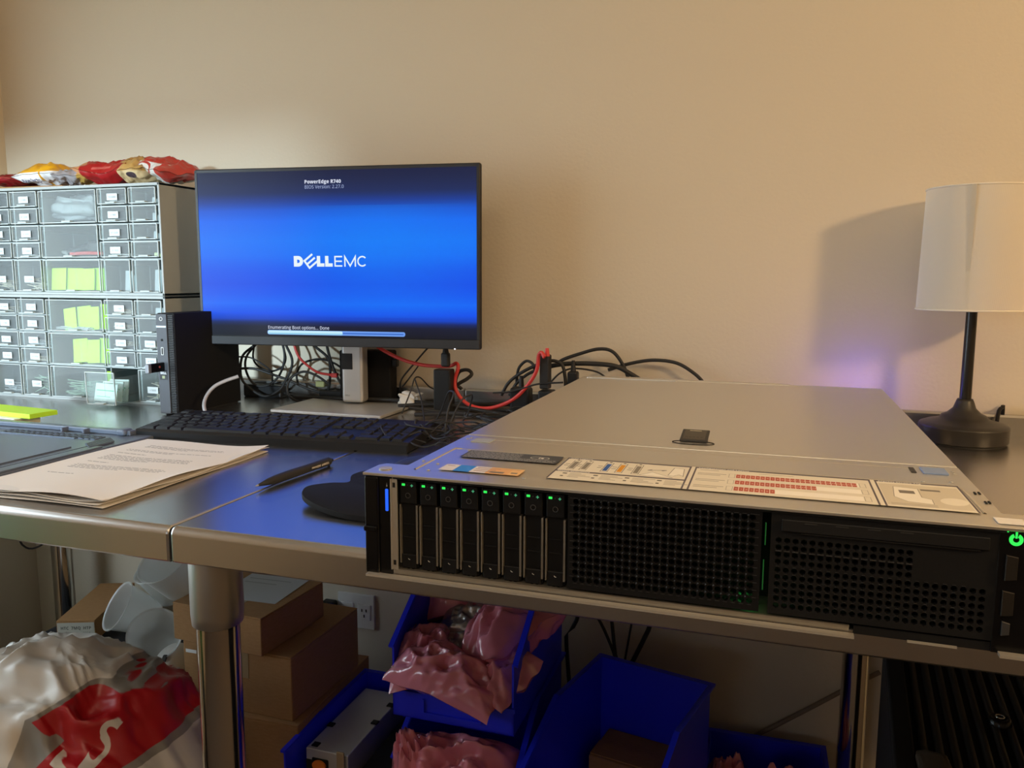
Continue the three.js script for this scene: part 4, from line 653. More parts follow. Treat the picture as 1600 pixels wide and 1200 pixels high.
// ---------- cables behind the monitor and the server ----------
const C = {
  coil_a: [[-0.679,1.007,-0.8],[-0.706,0.985,-0.8],[-0.712,0.948,-0.8],[-0.699,0.926,-0.8],[-0.659,0.906,-0.8],[-0.624,0.919,-0.8],[-0.607,0.939,-0.8],[-0.593,0.964,-0.8],[-0.591,0.985,-0.8],[-0.603,1.01,-0.8]],
  coil_b: [[-0.68,1.009,-0.81],[-0.704,0.984,-0.811],[-0.708,0.959,-0.811],[-0.697,0.934,-0.812],[-0.678,0.924,-0.812],[-0.652,0.929,-0.813],[-0.629,0.95,-0.814],[-0.617,0.982,-0.814],[-0.62,1.011,-0.815]],
  coil_c: [[-0.695,1.008,-0.825],[-0.698,0.979,-0.824],[-0.685,0.963,-0.823],[-0.658,0.954,-0.823],[-0.63,0.963,-0.822],[-0.619,0.982,-0.821],[-0.625,1.01,-0.82]],
  d: [[-0.705,0.986,-0.78],[-0.681,0.984,-0.791],[-0.658,0.969,-0.802],[-0.647,0.953,-0.813],[-0.654,0.932,-0.824],[-0.656,0.91,-0.835]],
  e: [[-0.706,0.962,-0.78],[-0.672,0.962,-0.79],[-0.638,0.951,-0.8],[-0.605,0.939,-0.81],[-0.563,0.921,-0.82],[-0.516,0.911,-0.83]],
  red1: [[-0.587,1.023,-0.8],[-0.584,1.01,-0.8],[-0.575,0.989,-0.8],[-0.556,0.972,-0.8],[-0.532,0.959,-0.8],[-0.5,0.955,-0.8]],
  f: [[-0.555,1.023,-0.81],[-0.545,1.009,-0.812],[-0.521,0.99,-0.814],[-0.515,0.971,-0.816],[-0.518,0.938,-0.818],[-0.524,0.919,-0.82]],
  g: [[-0.598,0.93,-0.83],[-0.599,0.949,-0.828],[-0.585,0.971,-0.827],[-0.55,0.982,-0.825],[-0.519,0.979,-0.823],[-0.492,0.966,-0.822],[-0.48,0.949,-0.82]],
  h: [[-0.548,0.904,-0.76],[-0.577,0.914,-0.767],[-0.586,0.931,-0.773],[-0.579,0.95,-0.78],[-0.556,0.961,-0.787],[-0.531,0.953,-0.793],[-0.509,0.937,-0.8]],
  i: [[-0.513,1.025,-0.8],[-0.511,1.011,-0.8],[-0.505,0.988,-0.8],[-0.493,0.957,-0.8],[-0.473,0.925,-0.8]],
  red2: [[-0.415,1.027,-0.8],[-0.397,1.012,-0.797],[-0.352,0.993,-0.794],[-0.305,0.983,-0.791],[-0.252,0.983,-0.788],[-0.235,0.989,-0.785],[-0.23,0.981,-0.782],[-0.235,0.961,-0.779],[-0.232,0.941,-0.776],[-0.215,0.921,-0.774],[-0.19,0.912,-0.771],[-0.158,0.914,-0.768],[-0.121,0.93,-0.765],[-0.094,0.955,-0.762],[-0.075,0.984,-0.759],[-0.07,1.011,-0.756],[-0.064,1.017,-0.753],[-0.058,1.009,-0.75]],
  w1: [[-0.261,1.035,-0.78],[-0.291,1.017,-0.79],[-0.322,0.988,-0.8],[-0.357,0.952,-0.81],[-0.366,0.926,-0.82]],
  w2: [[-0.318,0.979,-0.8],[-0.34,0.956,-0.81],[-0.362,0.934,-0.82]],
  w3: [[-0.314,0.902,-0.72],[-0.303,0.943,-0.736],[-0.303,0.962,-0.752],[-0.299,0.962,-0.768],[-0.287,0.943,-0.784],[-0.271,0.933,-0.8]],
  w4: [[-0.288,0.966,-0.72],[-0.262,0.94,-0.687],[-0.241,0.913,-0.653],[-0.226,0.896,-0.62]],
  w5: [[-0.203,0.903,-0.6],[-0.18,0.937,-0.586],[-0.163,0.966,-0.571],[-0.15,0.972,-0.557],[-0.142,0.968,-0.543],[-0.145,0.948,-0.529],[-0.143,0.922,-0.514],[-0.137,0.906,-0.5]],
  w6: [[-0.157,0.894,-0.55],[-0.151,0.932,-0.564],[-0.142,0.956,-0.578],[-0.133,0.963,-0.592],[-0.136,0.955,-0.606],[-0.15,0.923,-0.62]],
  plugcord: [[-0.246,1.046,-0.765],[-0.246,1.014,-0.765]],
  adaptloop: [[-0.245,0.936,-0.79],[-0.234,0.95,-0.793],[-0.218,0.96,-0.796],[-0.21,0.969,-0.799],[-0.219,0.976,-0.801],[-0.237,0.971,-0.804],[-0.245,0.951,-0.807],[-0.234,0.938,-0.81]],
  arc1: [[-0.062,0.986,-0.83],[-0.046,0.998,-0.831],[-0.017,1.009,-0.833],[0.018,1.019,-0.834],[0.043,1.015,-0.836],[0.062,0.992,-0.837],[0.073,0.964,-0.839],[0.075,0.944,-0.84]],
  arc2: [[0.034,0.981,-0.845],[0.074,0.994,-0.846],[0.113,1.001,-0.847],[0.152,0.998,-0.848],[0.18,0.984,-0.848],[0.2,0.966,-0.849],[0.207,0.946,-0.85]],
  th1: [[-0.073,0.986,-0.8],[-0.039,0.993,-0.804],[0.007,0.995,-0.808],[0.052,0.992,-0.812],[0.079,0.979,-0.816],[0.107,0.962,-0.82]],
  lp1: [[-0.124,0.954,-0.8],[-0.122,0.972,-0.798],[-0.117,0.986,-0.796],[-0.104,0.997,-0.794],[-0.092,0.993,-0.792],[-0.086,0.98,-0.79]],
  lp2: [[-0.148,0.934,-0.785],[-0.134,0.958,-0.786],[-0.11,0.977,-0.786],[-0.081,0.992,-0.787],[-0.055,1.0,-0.788],[-0.037,0.993,-0.789],[-0.031,0.971,-0.789],[-0.03,0.946,-0.79]],
  lp3: [[-0.134,0.934,-0.79],[-0.122,0.955,-0.79],[-0.103,0.972,-0.79],[-0.084,0.982,-0.79]],
  th2: [[-0.155,0.942,-0.76],[-0.12,0.946,-0.76],[-0.073,0.961,-0.76],[-0.027,0.966,-0.76]],
  cross: [[-0.063,0.957,-0.8],[-0.045,0.976,-0.805],[-0.022,0.985,-0.81],[0.017,0.981,-0.815],[0.039,0.968,-0.82]],
  grey: [[-0.613,0.964,-0.66],[-0.629,0.957,-0.644],[-0.641,0.948,-0.628],[-0.645,0.934,-0.612],[-0.639,0.92,-0.596],[-0.623,0.905,-0.58]],
  wallShadowTube: [[0.281,0.299,-0.862],[0.335,0.338,-0.862],[0.408,0.395,-0.862],[0.473,0.447,-0.862],[0.512,0.476,-0.862]],
  uc1: [[0.028,0.545,-0.8],[0.04,0.522,-0.8],[0.056,0.488,-0.8],[0.067,0.459,-0.8],[0.075,0.423,-0.8]],
  uc2: [[0.056,0.539,-0.81],[0.06,0.504,-0.807],[0.066,0.463,-0.803],[0.072,0.423,-0.8]],
  uc3: [[0.095,0.542,-0.8],[0.09,0.504,-0.803],[0.083,0.458,-0.807],[0.08,0.419,-0.81]],
  uc4: [[0.132,0.552,-0.78],[0.118,0.509,-0.787],[0.101,0.467,-0.793],[0.089,0.426,-0.8]],
  uc5: [[-0.002,0.541,-0.8],[-0.016,0.502,-0.8],[-0.025,0.47,-0.8]],
  sag: [[-0.524,0.839,-0.12],[-0.522,0.826,-0.125],[-0.516,0.822,-0.13],[-0.505,0.827,-0.135],[-0.504,0.834,-0.14]],
  lampc: [[0.649,0.918,-0.8],[0.655,0.933,-0.812],[0.661,0.94,-0.824],[0.669,0.942,-0.836],[0.676,0.937,-0.848]],
};
{
  const cable = (k, label, r = 0.0022, m = M.rubber, cat = 'cable', group) => solo('cable', tube(C[k].map((p) => [p[0], Math.max(p[1], T + r), p[2]]), r, C[k].length * 9, 8), m, label, cat, undefined, undefined, group);
  const coil = 'coiled black cables under the monitor';
  cable('coil_a', 'outermost loop of the coiled black cable beside the mini computer', 0.0026, M.rubber, 'cable', coil);
  cable('coil_b', 'middle loop of the coiled black cable beside the mini computer', 0.0024, M.rubber, 'cable', coil);
  cable('coil_c', 'innermost loop of the coiled black cable beside the mini computer', 0.002, M.rubber, 'cable', coil);
  cable('d', 'thin black cable leaving the mini computer back, upper', 0.0016); cable('e', 'long black cable running from the mini computer along the wall to the stand', 0.0026);
  cable('f', 'black cable dropping behind the monitor left of the stand neck', 0.0028); cable('g', 'black cable arching to the stand neck behind the red plug', 0.0022);
  cable('h', 'black cable bowing forward to the left edge of the stand base', 0.0024); cable('i', 'black cable dropping straight behind the stand neck', 0.0028);
  const r1 = thing('red_network_cable', 'red network cable with plug, left of the stand neck', 'cable');
  part('sheath', tube(C.red1, 0.0026, 50), M.red, r1); part('plug', rb(0.014, 0.009, 0.008, 0.002, -0.496, 0.955, -0.8), M.red, r1);
  const r2 = thing('red_network_cable', 'long red network cable looping from the stand to the power adapters', 'cable');
  part('sheath', tube(C.red2, 0.0034, 200, 10), M.red, r2);
  cable('w1', 'thin black wire slanting down from the monitor bottom edge', 0.0017); cable('w2', 'short thin black wire next to the slanting wire', 0.0014); cable('w3', 'thin black wire bent like a hook over the stand base', 0.0013); cable('w4', 'thin grey-black wire falling to the keyboard right end', 0.0013);
  cable('w5', 'narrow upright black wire loop between keyboard and server', 0.0014); cable('w6', 'tilted black wire loop beside the server corner', 0.0014);
  cable('adaptloop', 'thick black cable loop right of the upright adapter', 0.0034);
  cable('arc1', 'tall arch of black power cable behind the server lid', 0.0031); cable('arc2', 'long low arch of black power cable ending behind the server lid', 0.0031);
  cable('th1', 'thick black cable lying just above the server rear edge', 0.0042); cable('lp1', 'small black cable loop left of the black plug stack', 0.0026); cable('lp2', 'black cable arching over the black plug stack', 0.0030); cable('lp3', 'short black cable curving up to the plug stack', 0.0028); cable('th2', 'thin black cable stretched in front of the plug stack', 0.0016); cable('cross', 'thin black wire crossing under the thick cable', 0.0016);
  cable('grey', 'light grey cable curving from the mini computer to the keyboard', 0.0032, M.greyCable);
  // cables lying along the back of the table
  const lie = [[[-0.60, -0.815], [-0.5, -0.80], [-0.35, -0.79], [-0.2, -0.80], [-0.05, -0.79]], [[-0.34, -0.76], [-0.25, -0.77], [-0.12, -0.76], [0.0, -0.765]], [[-0.30, -0.72], [-0.2, -0.735], [-0.1, -0.72], [-0.01, -0.73]], [[-0.33, -0.83], [-0.2, -0.825], [-0.08, -0.83], [0.05, -0.825]], [[-0.27, -0.68], [-0.18, -0.69], [-0.1, -0.675], [-0.02, -0.69]]];
  const where = ['running along the wall behind the stand', 'along the table under the red cable', 'along the table in front of the red cable loop', 'against the steel upstand', 'nearest the server side'];
  lie.forEach((p, i) => solo('cable', tube(p.map(([x, z], j) => [x, T + 0.004 + 0.005 * ((i + j) % 3), z]), 0.004 - 0.0004 * (i % 3), 40), M.rubber, `black cable lying ${where[i]}`, 'cable'));
  const tangle = [];
  for (let i = 0; i < 34; i++) { const cx = rr(-0.20, -0.015), cz = rr(-0.68, -0.45), r = rr(0.02, 0.045), y0 = T + 0.003 + rr(0, 0.02), a0 = rr(0, 6), pts = []; for (let j = 0; j < 6; j++) { const a = a0 + j * rr(0.6, 0.9); const x = cx + r * Math.cos(a) * rr(0.8, 1.2); pts.push([Math.min(x, 0.012), Math.max(T + 0.0015, y0 + rr(-0.004, 0.016)), cz + r * Math.sin(a) * rr(0.8, 1.3)]); } tangle.push(tube(pts, rr(0.001, 0.0018), 30, 6)); }
  const tg = solo('wire_tangle', merge(tangle), M.rubber, 'tangle of thin black wires heaped between keyboard and server', 'wires'); tg.userData.kind = 'stuff';

  // adapters and plugs
  const ad = thing('power_adapter', 'upright black adapter with a plug on top, right under the monitor', 'adapter', [-0.252, T, -0.768]);
  part('adapter_body', rb(0.032, 0.079, 0.026, 0.003, 0, 0.0405, 0, 3), M.plastic, ad); part('plug_top', merge([rb(0.016, 0.026, 0.012, 0.004, 0.0035, 0.097, 0, 3), cyl(0.004, 0.006, 0.012, 0.0035, 0.115, 0)]), M.rubber, ad); part('cord', tube([[0.0035, 0.12, 0], [0.0035, 0.135, 0], [0.004, 0.155, -0.002]], 0.003, 14), M.rubber, ad);
  const sp = thing('black_speaker', 'tall black box standing behind the monitor stand neck', 'speaker', [-0.432, T, -0.818], 0.1);
  part('speaker_case', rb(0.105, 0.105, 0.036, 0.004, 0, 0.0525, 0, 3), M.blackMatt, sp); part('speaker_knob', rb(0.012, 0.016, 0.014, 0.003, 0.057, 0.082, 0.004), M.plastic, sp);
  const ps = thing('plug_stack', 'two black power plugs stacked beside the server rear corner', 'plug', [-0.062, T, -0.772]);
  part('lower_plug', rb(0.026, 0.05, 0.03, 0.004, 0.003, 0.025, 0, 3), M.plastic, ps); part('upper_plug', rb(0.017, 0.06, 0.02, 0.003, 0.0, 0.082, 0, 3), M.rubber, ps); part('strain_relief', cyl(0.003, 0.005, 0.014, 0.004, 0.117, 0.006), M.red, ps);
  const p2 = thing('plug_stack', 'short black plug between the plug stack and the red cable', 'plug', [-0.108, T, -0.778]);
  part('plug_body', rb(0.036, 0.052, 0.028, 0.005, 0, 0.026, 0, 3), M.plastic, p2); part('plug_cord', cyl(0.0035, 0.005, 0.02, 0, 0.062, 0), M.rubber, p2);
  const p3 = thing('plug_stack', 'black plug right beside the server rear corner, under the cable arch', 'plug', [-0.018, T, -0.795]);
  part('plug_body', rb(0.018, 0.082, 0.02, 0.004, 0, 0.041, 0, 3), M.plastic, p3); part('plug_cord', cyl(0.003, 0.005, 0.02, 0, 0.091, 0), M.rubber, p3);
  const strip_ = thing('power_strip', 'low black power strip on the table behind the stand base', 'power strip', [-0.485, T, -0.826]);
  part('strip_case', rb(0.11, 0.022, 0.026, 0.003, 0, 0.011, 0), M.plastic, strip_); for (let i = 0; i < 4; i++) part('outlet', cyl(0.009, 0.009, 0.001, -0.038 + i * 0.025, 0.0224, 0, 16), M.dark, strip_);
  const bk = thing('flat_adapter', 'flat dark adapter on the table behind the coiled cable', 'adapter', [-0.675, T, -0.828]); part('adapter_case', rb(0.09, 0.026, 0.024, 0.004, 0, 0.013, 0, 3), M.plastic, bk); part('adapter_lead', tube([[0.045, 0.01, 0], [0.07, 0.006, 0.004], [0.09, 0.004, 0.004]], 0.002, 14), M.rubber, bk);
  solo('tissue', drop(crumple(0.045, 0.026, 0.03, { amp: 0.3, freq: 2, s: 3 }), 0), M.white, 'small crumpled white wrapper behind the stand base', 'wrapper', [-0.335, T, -0.80]);
  solo('yellow_plug', rb(0.02, 0.012, 0.01, 0.003, 0, 0.006, 0), std({ color: lin(0.5, 0.5, 0.22), roughness: 0.5 }), 'pale yellow plug behind the monitor stand base', 'plug', [-0.545, T + 0.026, -0.829]);
  // bits next to the server
  const pb = thing('circuit_board', 'small brown circuit board lying among the wires by the server', 'circuit board', [-0.085, T, -0.635], 0.3);
  part('board', rb(0.075, 0.0016, 0.035, 0.0005, 0, 0.006, 0), std({ color: lin(0.09, 0.05, 0.03), roughness: 0.4 }), pb); for (let i = 0; i < 6; i++) part('chip', rb(0.007, 0.003, 0.007, 0.0006, -0.028 + i * 0.011, 0.008, 0.006 * (i % 2 ? 1 : -1)), i % 3 ? M.silver : M.darkGrey, pb); part('standoff', bx(0.06, 0.005, 0.02, 0, 0.0025, 0), M.dark, pb);
  solo('blue_pouch', drop(pouch(0.07, 0.05, 0.016, { s: 4, amp: 0.4 }), 0), std({ color: lin(0.06, 0.14, 0.36), roughness: 0.5 }), 'small blue pouch touching the server side', 'pouch', [-0.022, T + 0.001, -0.615]);
}

// ---------- under the tables ----------
{
  // wall socket
  const so = thing('wall_socket', 'white double wall socket behind the cardboard boxes', 'socket', [-0.497, 0.448, -0.87]);
  part('plate', rb(0.086, 0.075, 0.006, 0.002, 0, 0, 0.003), M.white, so);
  for (const x of [-0.02, 0.02]) { const f = part('socket_face', rb(0.03, 0.034, 0.003, 0.002, x, 0, 0.0065), M.white, so); for (const [a, b] of [[-0.005, 0.004], [0.005, 0.004], [0, -0.008]]) part('pin_hole', bx(0.002, 0.006, 0.001, x + a, b, 0.0083), M.dark, f); }
  const pl = thing('plug', 'dark plug hanging beside the wall socket', 'plug', [-0.555, 0.452, -0.868]); part('plug_body', rb(0.03, 0.03, 0.022, 0.005, 0, 0, 0.013, 3), M.plastic, pl); part('plug_cord', tube([[0, -0.012, 0.014], [-0.01, -0.06, 0.012], [-0.03, -0.15, 0.014]], 0.003, 20), M.rubber, pl);
  solo('cable', tube(C.wallShadowTube, 0.0042, 40), std({ color: lin(0.24, 0.19, 0.15), roughness: 0.6 }), 'brown tube standing in for a diagonal shadow on the wall behind the black case', 'cable');  // thin brown tube in place of a shadow band on the wall
  [['uc1', 0.003, 'leftmost of the black cables fanning out behind the blue bin'], ['uc2', 0.0034, 'second black cable from left behind the blue bin'], ['uc3', 0.002, 'thinnest black cable behind the blue bin'], ['uc4', 0.0042, 'thickest black cable slanting behind the blue bin'], ['uc5', 0.0038, 'short black cable end beside the pink bags']].forEach(([k, r, l], n) => { const a = C[k].slice(), p = a[0], q = a[1]; const up = []; for (let i = 3; i > 0; i--) up.push([p[0] + (p[0] - q[0]) * i, p[1] + 0.11 * i, p[2] - 0.006 * i]); const e = a[a.length - 1]; const dn = [[e[0] + (n - 2) * 0.012, 0.2, e[2] - 0.02], [e[0] + (n - 2) * 0.03, 0.01, e[2] - 0.03]]; solo('cable', tube([...up, ...a, ...dn], r, 60), M.rubber, l, 'cable'); });
  solo('cable', tube([[-0.56, T - 0.008, -0.13], ...C.sag.map((p) => [p[0], p[1], p[2]]), [-0.49, T - 0.008, -0.14]], 0.0012, 50), M.rubber, 'thin dark wire sagging under the left table edge', 'cable');

  // cardboard boxes
  const carton = (label, w, h, d, x, y, z, turn, tapeMat) => {
    const b = thing('cardboard_box', label, 'box', [x, y, z], turn);
    part('box_body', metreUV(rb(w, h - 0.003, d, 0.002, 0, (h - 0.003) / 2, 0)), M.card, b);
    part('flap', metreUV(rb(w, 0.003, d / 2 - 0.0008, 0.001, 0, h - 0.0015, d / 4)), M.card, b); part('flap', metreUV(rb(w, 0.003, d / 2 - 0.0008, 0.001, 0, h - 0.0015, -d / 4)), M.card, b);
    part('tape', merge([bx(0.05, 0.0004, d, 0, h + 0.0003, 0).rotateY(0), bx(0.05, 0.05, 0.0004, 0, h - 0.025, d / 2 + 0.0003)]), std({ color: lin(0.34, 0.24, 0.13), roughness: 0.3 }), b);
    return b;
  };
  carton('tall cardboard box on the floor under the other cardboard boxes', 0.30, 0.413, 0.26, -0.555, 0, -0.62, 0.03);
  carton('middle-sized cardboard box stacked between the flat and the tall box', 0.218, 0.112, 0.215, -0.522, 0.4135, -0.612, -0.02);
  const fl = carton('flat cardboard box with a white label, topmost of the stack', 0.185, 0.066, 0.175, -0.548, 0.526, -0.582, -0.06);
  part('shipping_label', new THREE.PlaneGeometry(0.12, 0.115).rotateX(-Math.PI / 2), std({ roughness: 0.6, map: canvasTex(128, 128, (c, w, h) => { c.fillStyle = '#c3c6cc'; c.fillRect(0, 0, w, h); c.fillStyle = '#a2a6ac'; c.fillRect(10, 20, 90, 4); c.fillRect(10, 40, 70, 4); }) }), fl, [0.012, 0.0668, -0.02], [0, 0.1, 0]);
  const wl = thing('barcode_slip', 'tiny white slip stuck on the middle cardboard box', 'sticker', [-0.60, 0.508, -0.5005]); part('slip', rb(0.022, 0.006, 0.0006, 0.0002, -0.012, 0, -0.0004), M.white, wl);

  // dark bag with things lying on it
  const db = solo('fabric_bag', drop(crumple(0.42, 0.42, 0.34, { amp: 0.05, freq: 2, box: 0.5, s: 9 }), 0), std({ color: lin(0.010, 0.012, 0.017), roughness: 0.85, bumpMap: texGrain, bumpScale: 0.0005 }), 'black fabric bag on the floor behind the white shopping bag', 'bag', [-0.945, 0, -0.635]);
  const sb = thing('small_carton', 'small brown carton with a white label lying on the black bag', 'box', [-1.024, 0.418, -0.707], 0.38);
  part('carton_body', metreUV(rb(0.075, 0.045, 0.2, 0.001, 0, 0.0225, 0)), M.card, sb);
  part('carton_label', new THREE.PlaneGeometry(0.072, 0.036), std({ roughness: 0.6, map: canvasTex(256, 128, (c, w, h) => { c.fillStyle = '#b9b8ac'; c.fillRect(0, 0, w, h); text(c, 'HTC  7MQ  HTP', 128, 40, 30, { color: '#3c3c38', align: 'center', bold: 1 }); text(c, '0004', 200, 78, 24, { color: '#55554f', align: 'center' }); c.fillStyle = '#5a5a54'; for (let i = 0; i < 40; i++) c.fillRect(20 + i * 5, 96, 1 + (i * 7) % 3, 18); }) }), sb, [0, 0.0225, 0.1006]);
  const ms = thing('computer_mouse', 'white computer mouse resting beside the middle cardboard box', 'mouse', [-0.683, 0.453, -0.535], 0.35);
  part('mouse_shell', new THREE.SphereGeometry(1, 36, 18, 0, 7, 0, 1.57).scale(0.031, 0.036, 0.056), M.white, ms); part('mouse_base', cyl(1, 1, 0.006, 0, -0.002, 0, 36).scale(0.03, 1, 0.055), std({ color: lin(0.35, 0.33, 0.30), roughness: 0.5 }), ms); part('mouse_wheel', cyl(0.008, 0.008, 0.006).rotateZ(Math.PI / 2), M.darkGrey, ms, [0, 0.0275, 0.03]);
  solo('folded_cloth', drop(crumple(0.10, 0.036, 0.15, { amp: 0.04, box: 0.5, s: 3 }), 0), std({ color: lin(0.010, 0.012, 0.016), roughness: 0.9 }), 'folded black cloth under the white mouse', 'cloth', [-0.675, 0.4145, -0.55]);
  // stack of clear plastic cups
  const cupMat = phy({ color: lin(0.88, 0.89, 0.88), transmission: 0.6, thickness: 0, roughness: 0.3 });
  const cup = lathe([[0.0001, 0], [0.026, 0.0], [0.028, 0.002], [0.038, 0.062], [0.0405, 0.064], [0.0405, 0.067], [0.0372, 0.064], [0.0268, 0.0035], [0.0001, 0.003]], 40);
  [[-0.79, 0.497, -0.61, 0.9, 0.5, 'clear plastic cup lying tilted on the black bag, nearest the small carton'], [-0.735, 0.475, -0.56, 0.8, -0.5, 'clear plastic cup lying tilted on the black bag, nearest the mouse'], [-0.69, 0.585, -0.58, 0.6, 0.1, 'clear plastic cup on top of the cup heap, under the table edge'], [-0.76, 0.535, -0.64, 0.4, 0.2, 'clear plastic cup at the back of the cup heap']].forEach(([x, y, z, rx, rz, l]) => solo('plastic_cup', cup.clone().scale(1.15, 1.1, 1.15), cupMat, l, 'cup', [x, y, z], [rx, 0, rz], 'clear cups under the table'));

  // white shopping bag with red print
  const bagTex = canvasTex(1024, 1024, (c, w, h) => {
    c.fillStyle = '#d8d2ca'; c.fillRect(0, 0, w, h);
    const poly = (col, p) => { c.fillStyle = col; c.beginPath(); p.forEach(([x, y], i) => (i ? c.lineTo(x, y) : c.moveTo(x, y))); c.closePath(); c.fill(); };
    const Yq = (y) => 62 + (y - 225) * 0.42, q = (p) => p.map(([x, y]) => [x > 470 ? x + 40 : x, Yq(y)]);
    poly('#8f8a84', q([[540, 300], [640, 225], [760, 250], [850, 330], [900, 400], [905, 560], [700, 660], [480, 690]]));
    poly('#b3101c', q([[560, 310], [640, 245], [790, 300], [880, 400], [885, 520], [700, 630], [500, 660], [640, 420]]));
    c.save(); c.translate(785, Yq(440)); c.rotate(0.35); c.font = 'bold 100px sans-serif'; c.fillStyle = '#ddd6cd'; c.textAlign = 'center'; c.textBaseline = 'middle'; c.fillText('S', 0, 0); c.restore();
    c.save(); c.translate(690, Yq(545)); c.rotate(0.45); c.font = 'bold 90px sans-serif'; c.fillStyle = '#ddd6cd'; c.textAlign = 'center'; c.textBaseline = 'middle'; c.fillText('T', 0, 0); c.restore();
    poly('#a8525a', q([[80, 330], [250, 340], [330, 420], [180, 440], [70, 420]])); poly('#a8525a', q([[360, 430], [460, 360], [440, 460], [330, 500]]));
    poly('#9c968e', q([[70, 425], [190, 445], [330, 430], [200, 500], [60, 490]])); poly('#b3101c', q([[0, 250], [80, 190], [60, 260], [0, 300]]));
  });
  const sg = crumple(0.43, 0.62, 0.33, { amp: 0.05, freq: 2.2, box: 0.8, s: 5, seg: 150, fold: 1.1 }); planarUV(sg, 'y');
  solo('shopping_bag', drop(sg, 0), phy({ map: bagTex, roughness: 0.42, clearcoat: 0.25, clearcoatRoughness: 0.3, transmission: 0.08, thickness: 0 }), 'full white plastic shopping bag with red print at the left table leg', 'bag', [-0.622, 0, -0.255], [0, 0.2, 0]);

  // blue storage bins
  const makeBin = (fh) => {
    const w = 0.19, d = 0.272, h = 0.177, t = 0.003;
    const side = shape([[-d / 2, 0], [d / 2, 0], [d / 2, fh], [0.02, h], [-d / 2, h]]);
    const s1 = flip(extrude(side, t).applyMatrix4(new THREE.Matrix4().set(0, 0, 1, -w / 2, 0, 1, 0, 0, 1, 0, 0, 0, 0, 0, 0, 1))), s2 = s1.clone().translate(w - t, 0, 0);
    const slope = Math.atan2(h - fh, d / 2 - 0.02), sl = Math.hypot(h - fh, d / 2 - 0.02);
    const lips = [];
    for (const s of [-1, 1]) { lips.push(bx(0.008, 0.004, d / 2 + 0.02, s * (w / 2 + 0.002), h - 0.002, -d / 4 + 0.01)); lips.push(at(bx(0.008, 0.004, sl), s * (w / 2 + 0.002), (h + fh) / 2, (d / 2 + 0.02) / 2, slope, 0, 0)); }
    lips.push(bx(w + 0.012, 0.004, 0.01, 0, h - 0.002, -d / 2 - 0.003));
    return { body: merge([s1, s2, bx(w, t, d, 0, t / 2, 0), bx(w, h, t, 0, h / 2, -d / 2 + t / 2), bx(w, 0.04, t, 0, 0.02, d / 2 - t / 2)]), lip: merge([...lips, bx(w + 0.006, 0.006, 0.008, 0, 0.04, d / 2)]), holder: merge([bx(0.09, 0.003, 0.004, 0, 0.012, d / 2 + 0.001), bx(0.003, 0.022, 0.003, -0.045, 0.022, d / 2 + 0.001), bx(0.003, 0.022, 0.003, 0.045, 0.022, d / 2 + 0.001)]) };
  };
  const binBody = makeBin(0.106), binLevel = makeBin(0.172);
  const bin = (label, x, y, z, turn = 0, level = false) => { const g = level ? binLevel : binBody; const b = thing('storage_bin', label, 'bin', [x, y, z], turn, 'blue stacking bins under the table'); part('bin_body', g.body, M.bin, b); part('bin_lip', g.lip, M.bin, b); part('label_holder', g.holder, M.bin, b); return b; };
  const PB = 0.1775;
  carton('low cardboard box on the floor under the bins of pink bags', 0.19, 0.138, 0.25, -0.1095, 0, -0.586, 0);
  ['third blue bin down in the stack of pink bags', 'second blue bin from top in the stack of pink bags', 'topmost blue bin, heaped with pink bags'].forEach((l, i) => bin(l, -0.1095, 0.139 + i * PB, -0.586));
  carton('low cardboard box on the floor under the right-hand bins', 0.18, 0.151, 0.24, 0.119, 0, -0.557, -0.232);
  ['empty blue bin under the bin with the cardboard piece', 'blue bin with a cardboard piece, right of the pink bags'].forEach((l, i) => bin(l, 0.119, 0.1515 + i * PB, -0.557, -0.232));
  carton('low cardboard box on the floor under the bin of power supplies', 0.19, 0.222, 0.25, -0.304, 0, -0.586, 0);
  bin('blue bin holding silver power supplies, beside the cardboard boxes', -0.304, 0.2226, -0.586, 0, true);
  carton('cardboard box on the floor under the bin beside the black case', 0.18, 0.164, 0.24, 0.333, 0, -0.688, 0.02);
  bin('blue bin with pink bags, beside the black case', 0.333, 0.1645, -0.688, 0.02);

  // pink antistatic bags
  const pg = (w, d, h, s) => pouch(w * 1.15, d * 1.15, h, { s, amp: 0.42, nx: 40, nz: 28, bend: -0.014 });
  const pink = (label, x, y, z, w, d, h, s, rx, ry, rz, m = M.pink) => solo('antistatic_bag', pg(w, d, h, s), m, label, 'bag', [x, y, z], [rx, ry, rz], 'antistatic bags in the blue bins');
  pink('pink bag drooping over the front lip of the topmost bin', -0.12, 0.572, -0.455, 0.15, 0.075, 0.05, 1.1, 0.45, -0.15, -0.12);
  pink('pink bag at the left front corner of the topmost bin', -0.165, 0.575, -0.49, 0.09, 0.1, 0.05, 7.7, 0.5, 0.3, -0.3);
  pink('pink bag lying highest at the back of the topmost bin', -0.15, 0.632, -0.63, 0.16, 0.10, 0.06, 2.6, 0.4, 0.2, 0.05);
  pink('pink bag leaning on the right wall of the topmost bin', -0.052, 0.615, -0.56, 0.09, 0.16, 0.07, 3.9, 0.3, -0.5, 0.5);
  pink('pink bag between the silver bags and the right bin wall', -0.055, 0.570, -0.49, 0.085, 0.09, 0.05, 5.3, 0.5, -0.4, 0.2);
  pink('silvery bag in the middle of the topmost bin, upper', -0.115, 0.610, -0.565, 0.10, 0.06, 0.026, 4.2, 0.4, 0.0, -0.05, M.foilBag);
  pink('silvery bag in the middle of the topmost bin, lower', -0.112, 0.588, -0.53, 0.09, 0.05, 0.022, 6.4, 0.4, 0.05, -0.05, M.foilBag);
  pink('wide pink bag filling the front of the second bin', -0.115, 0.418, -0.465, 0.17, 0.08, 0.085, 8.8, 0.6, 0.05, -0.06);
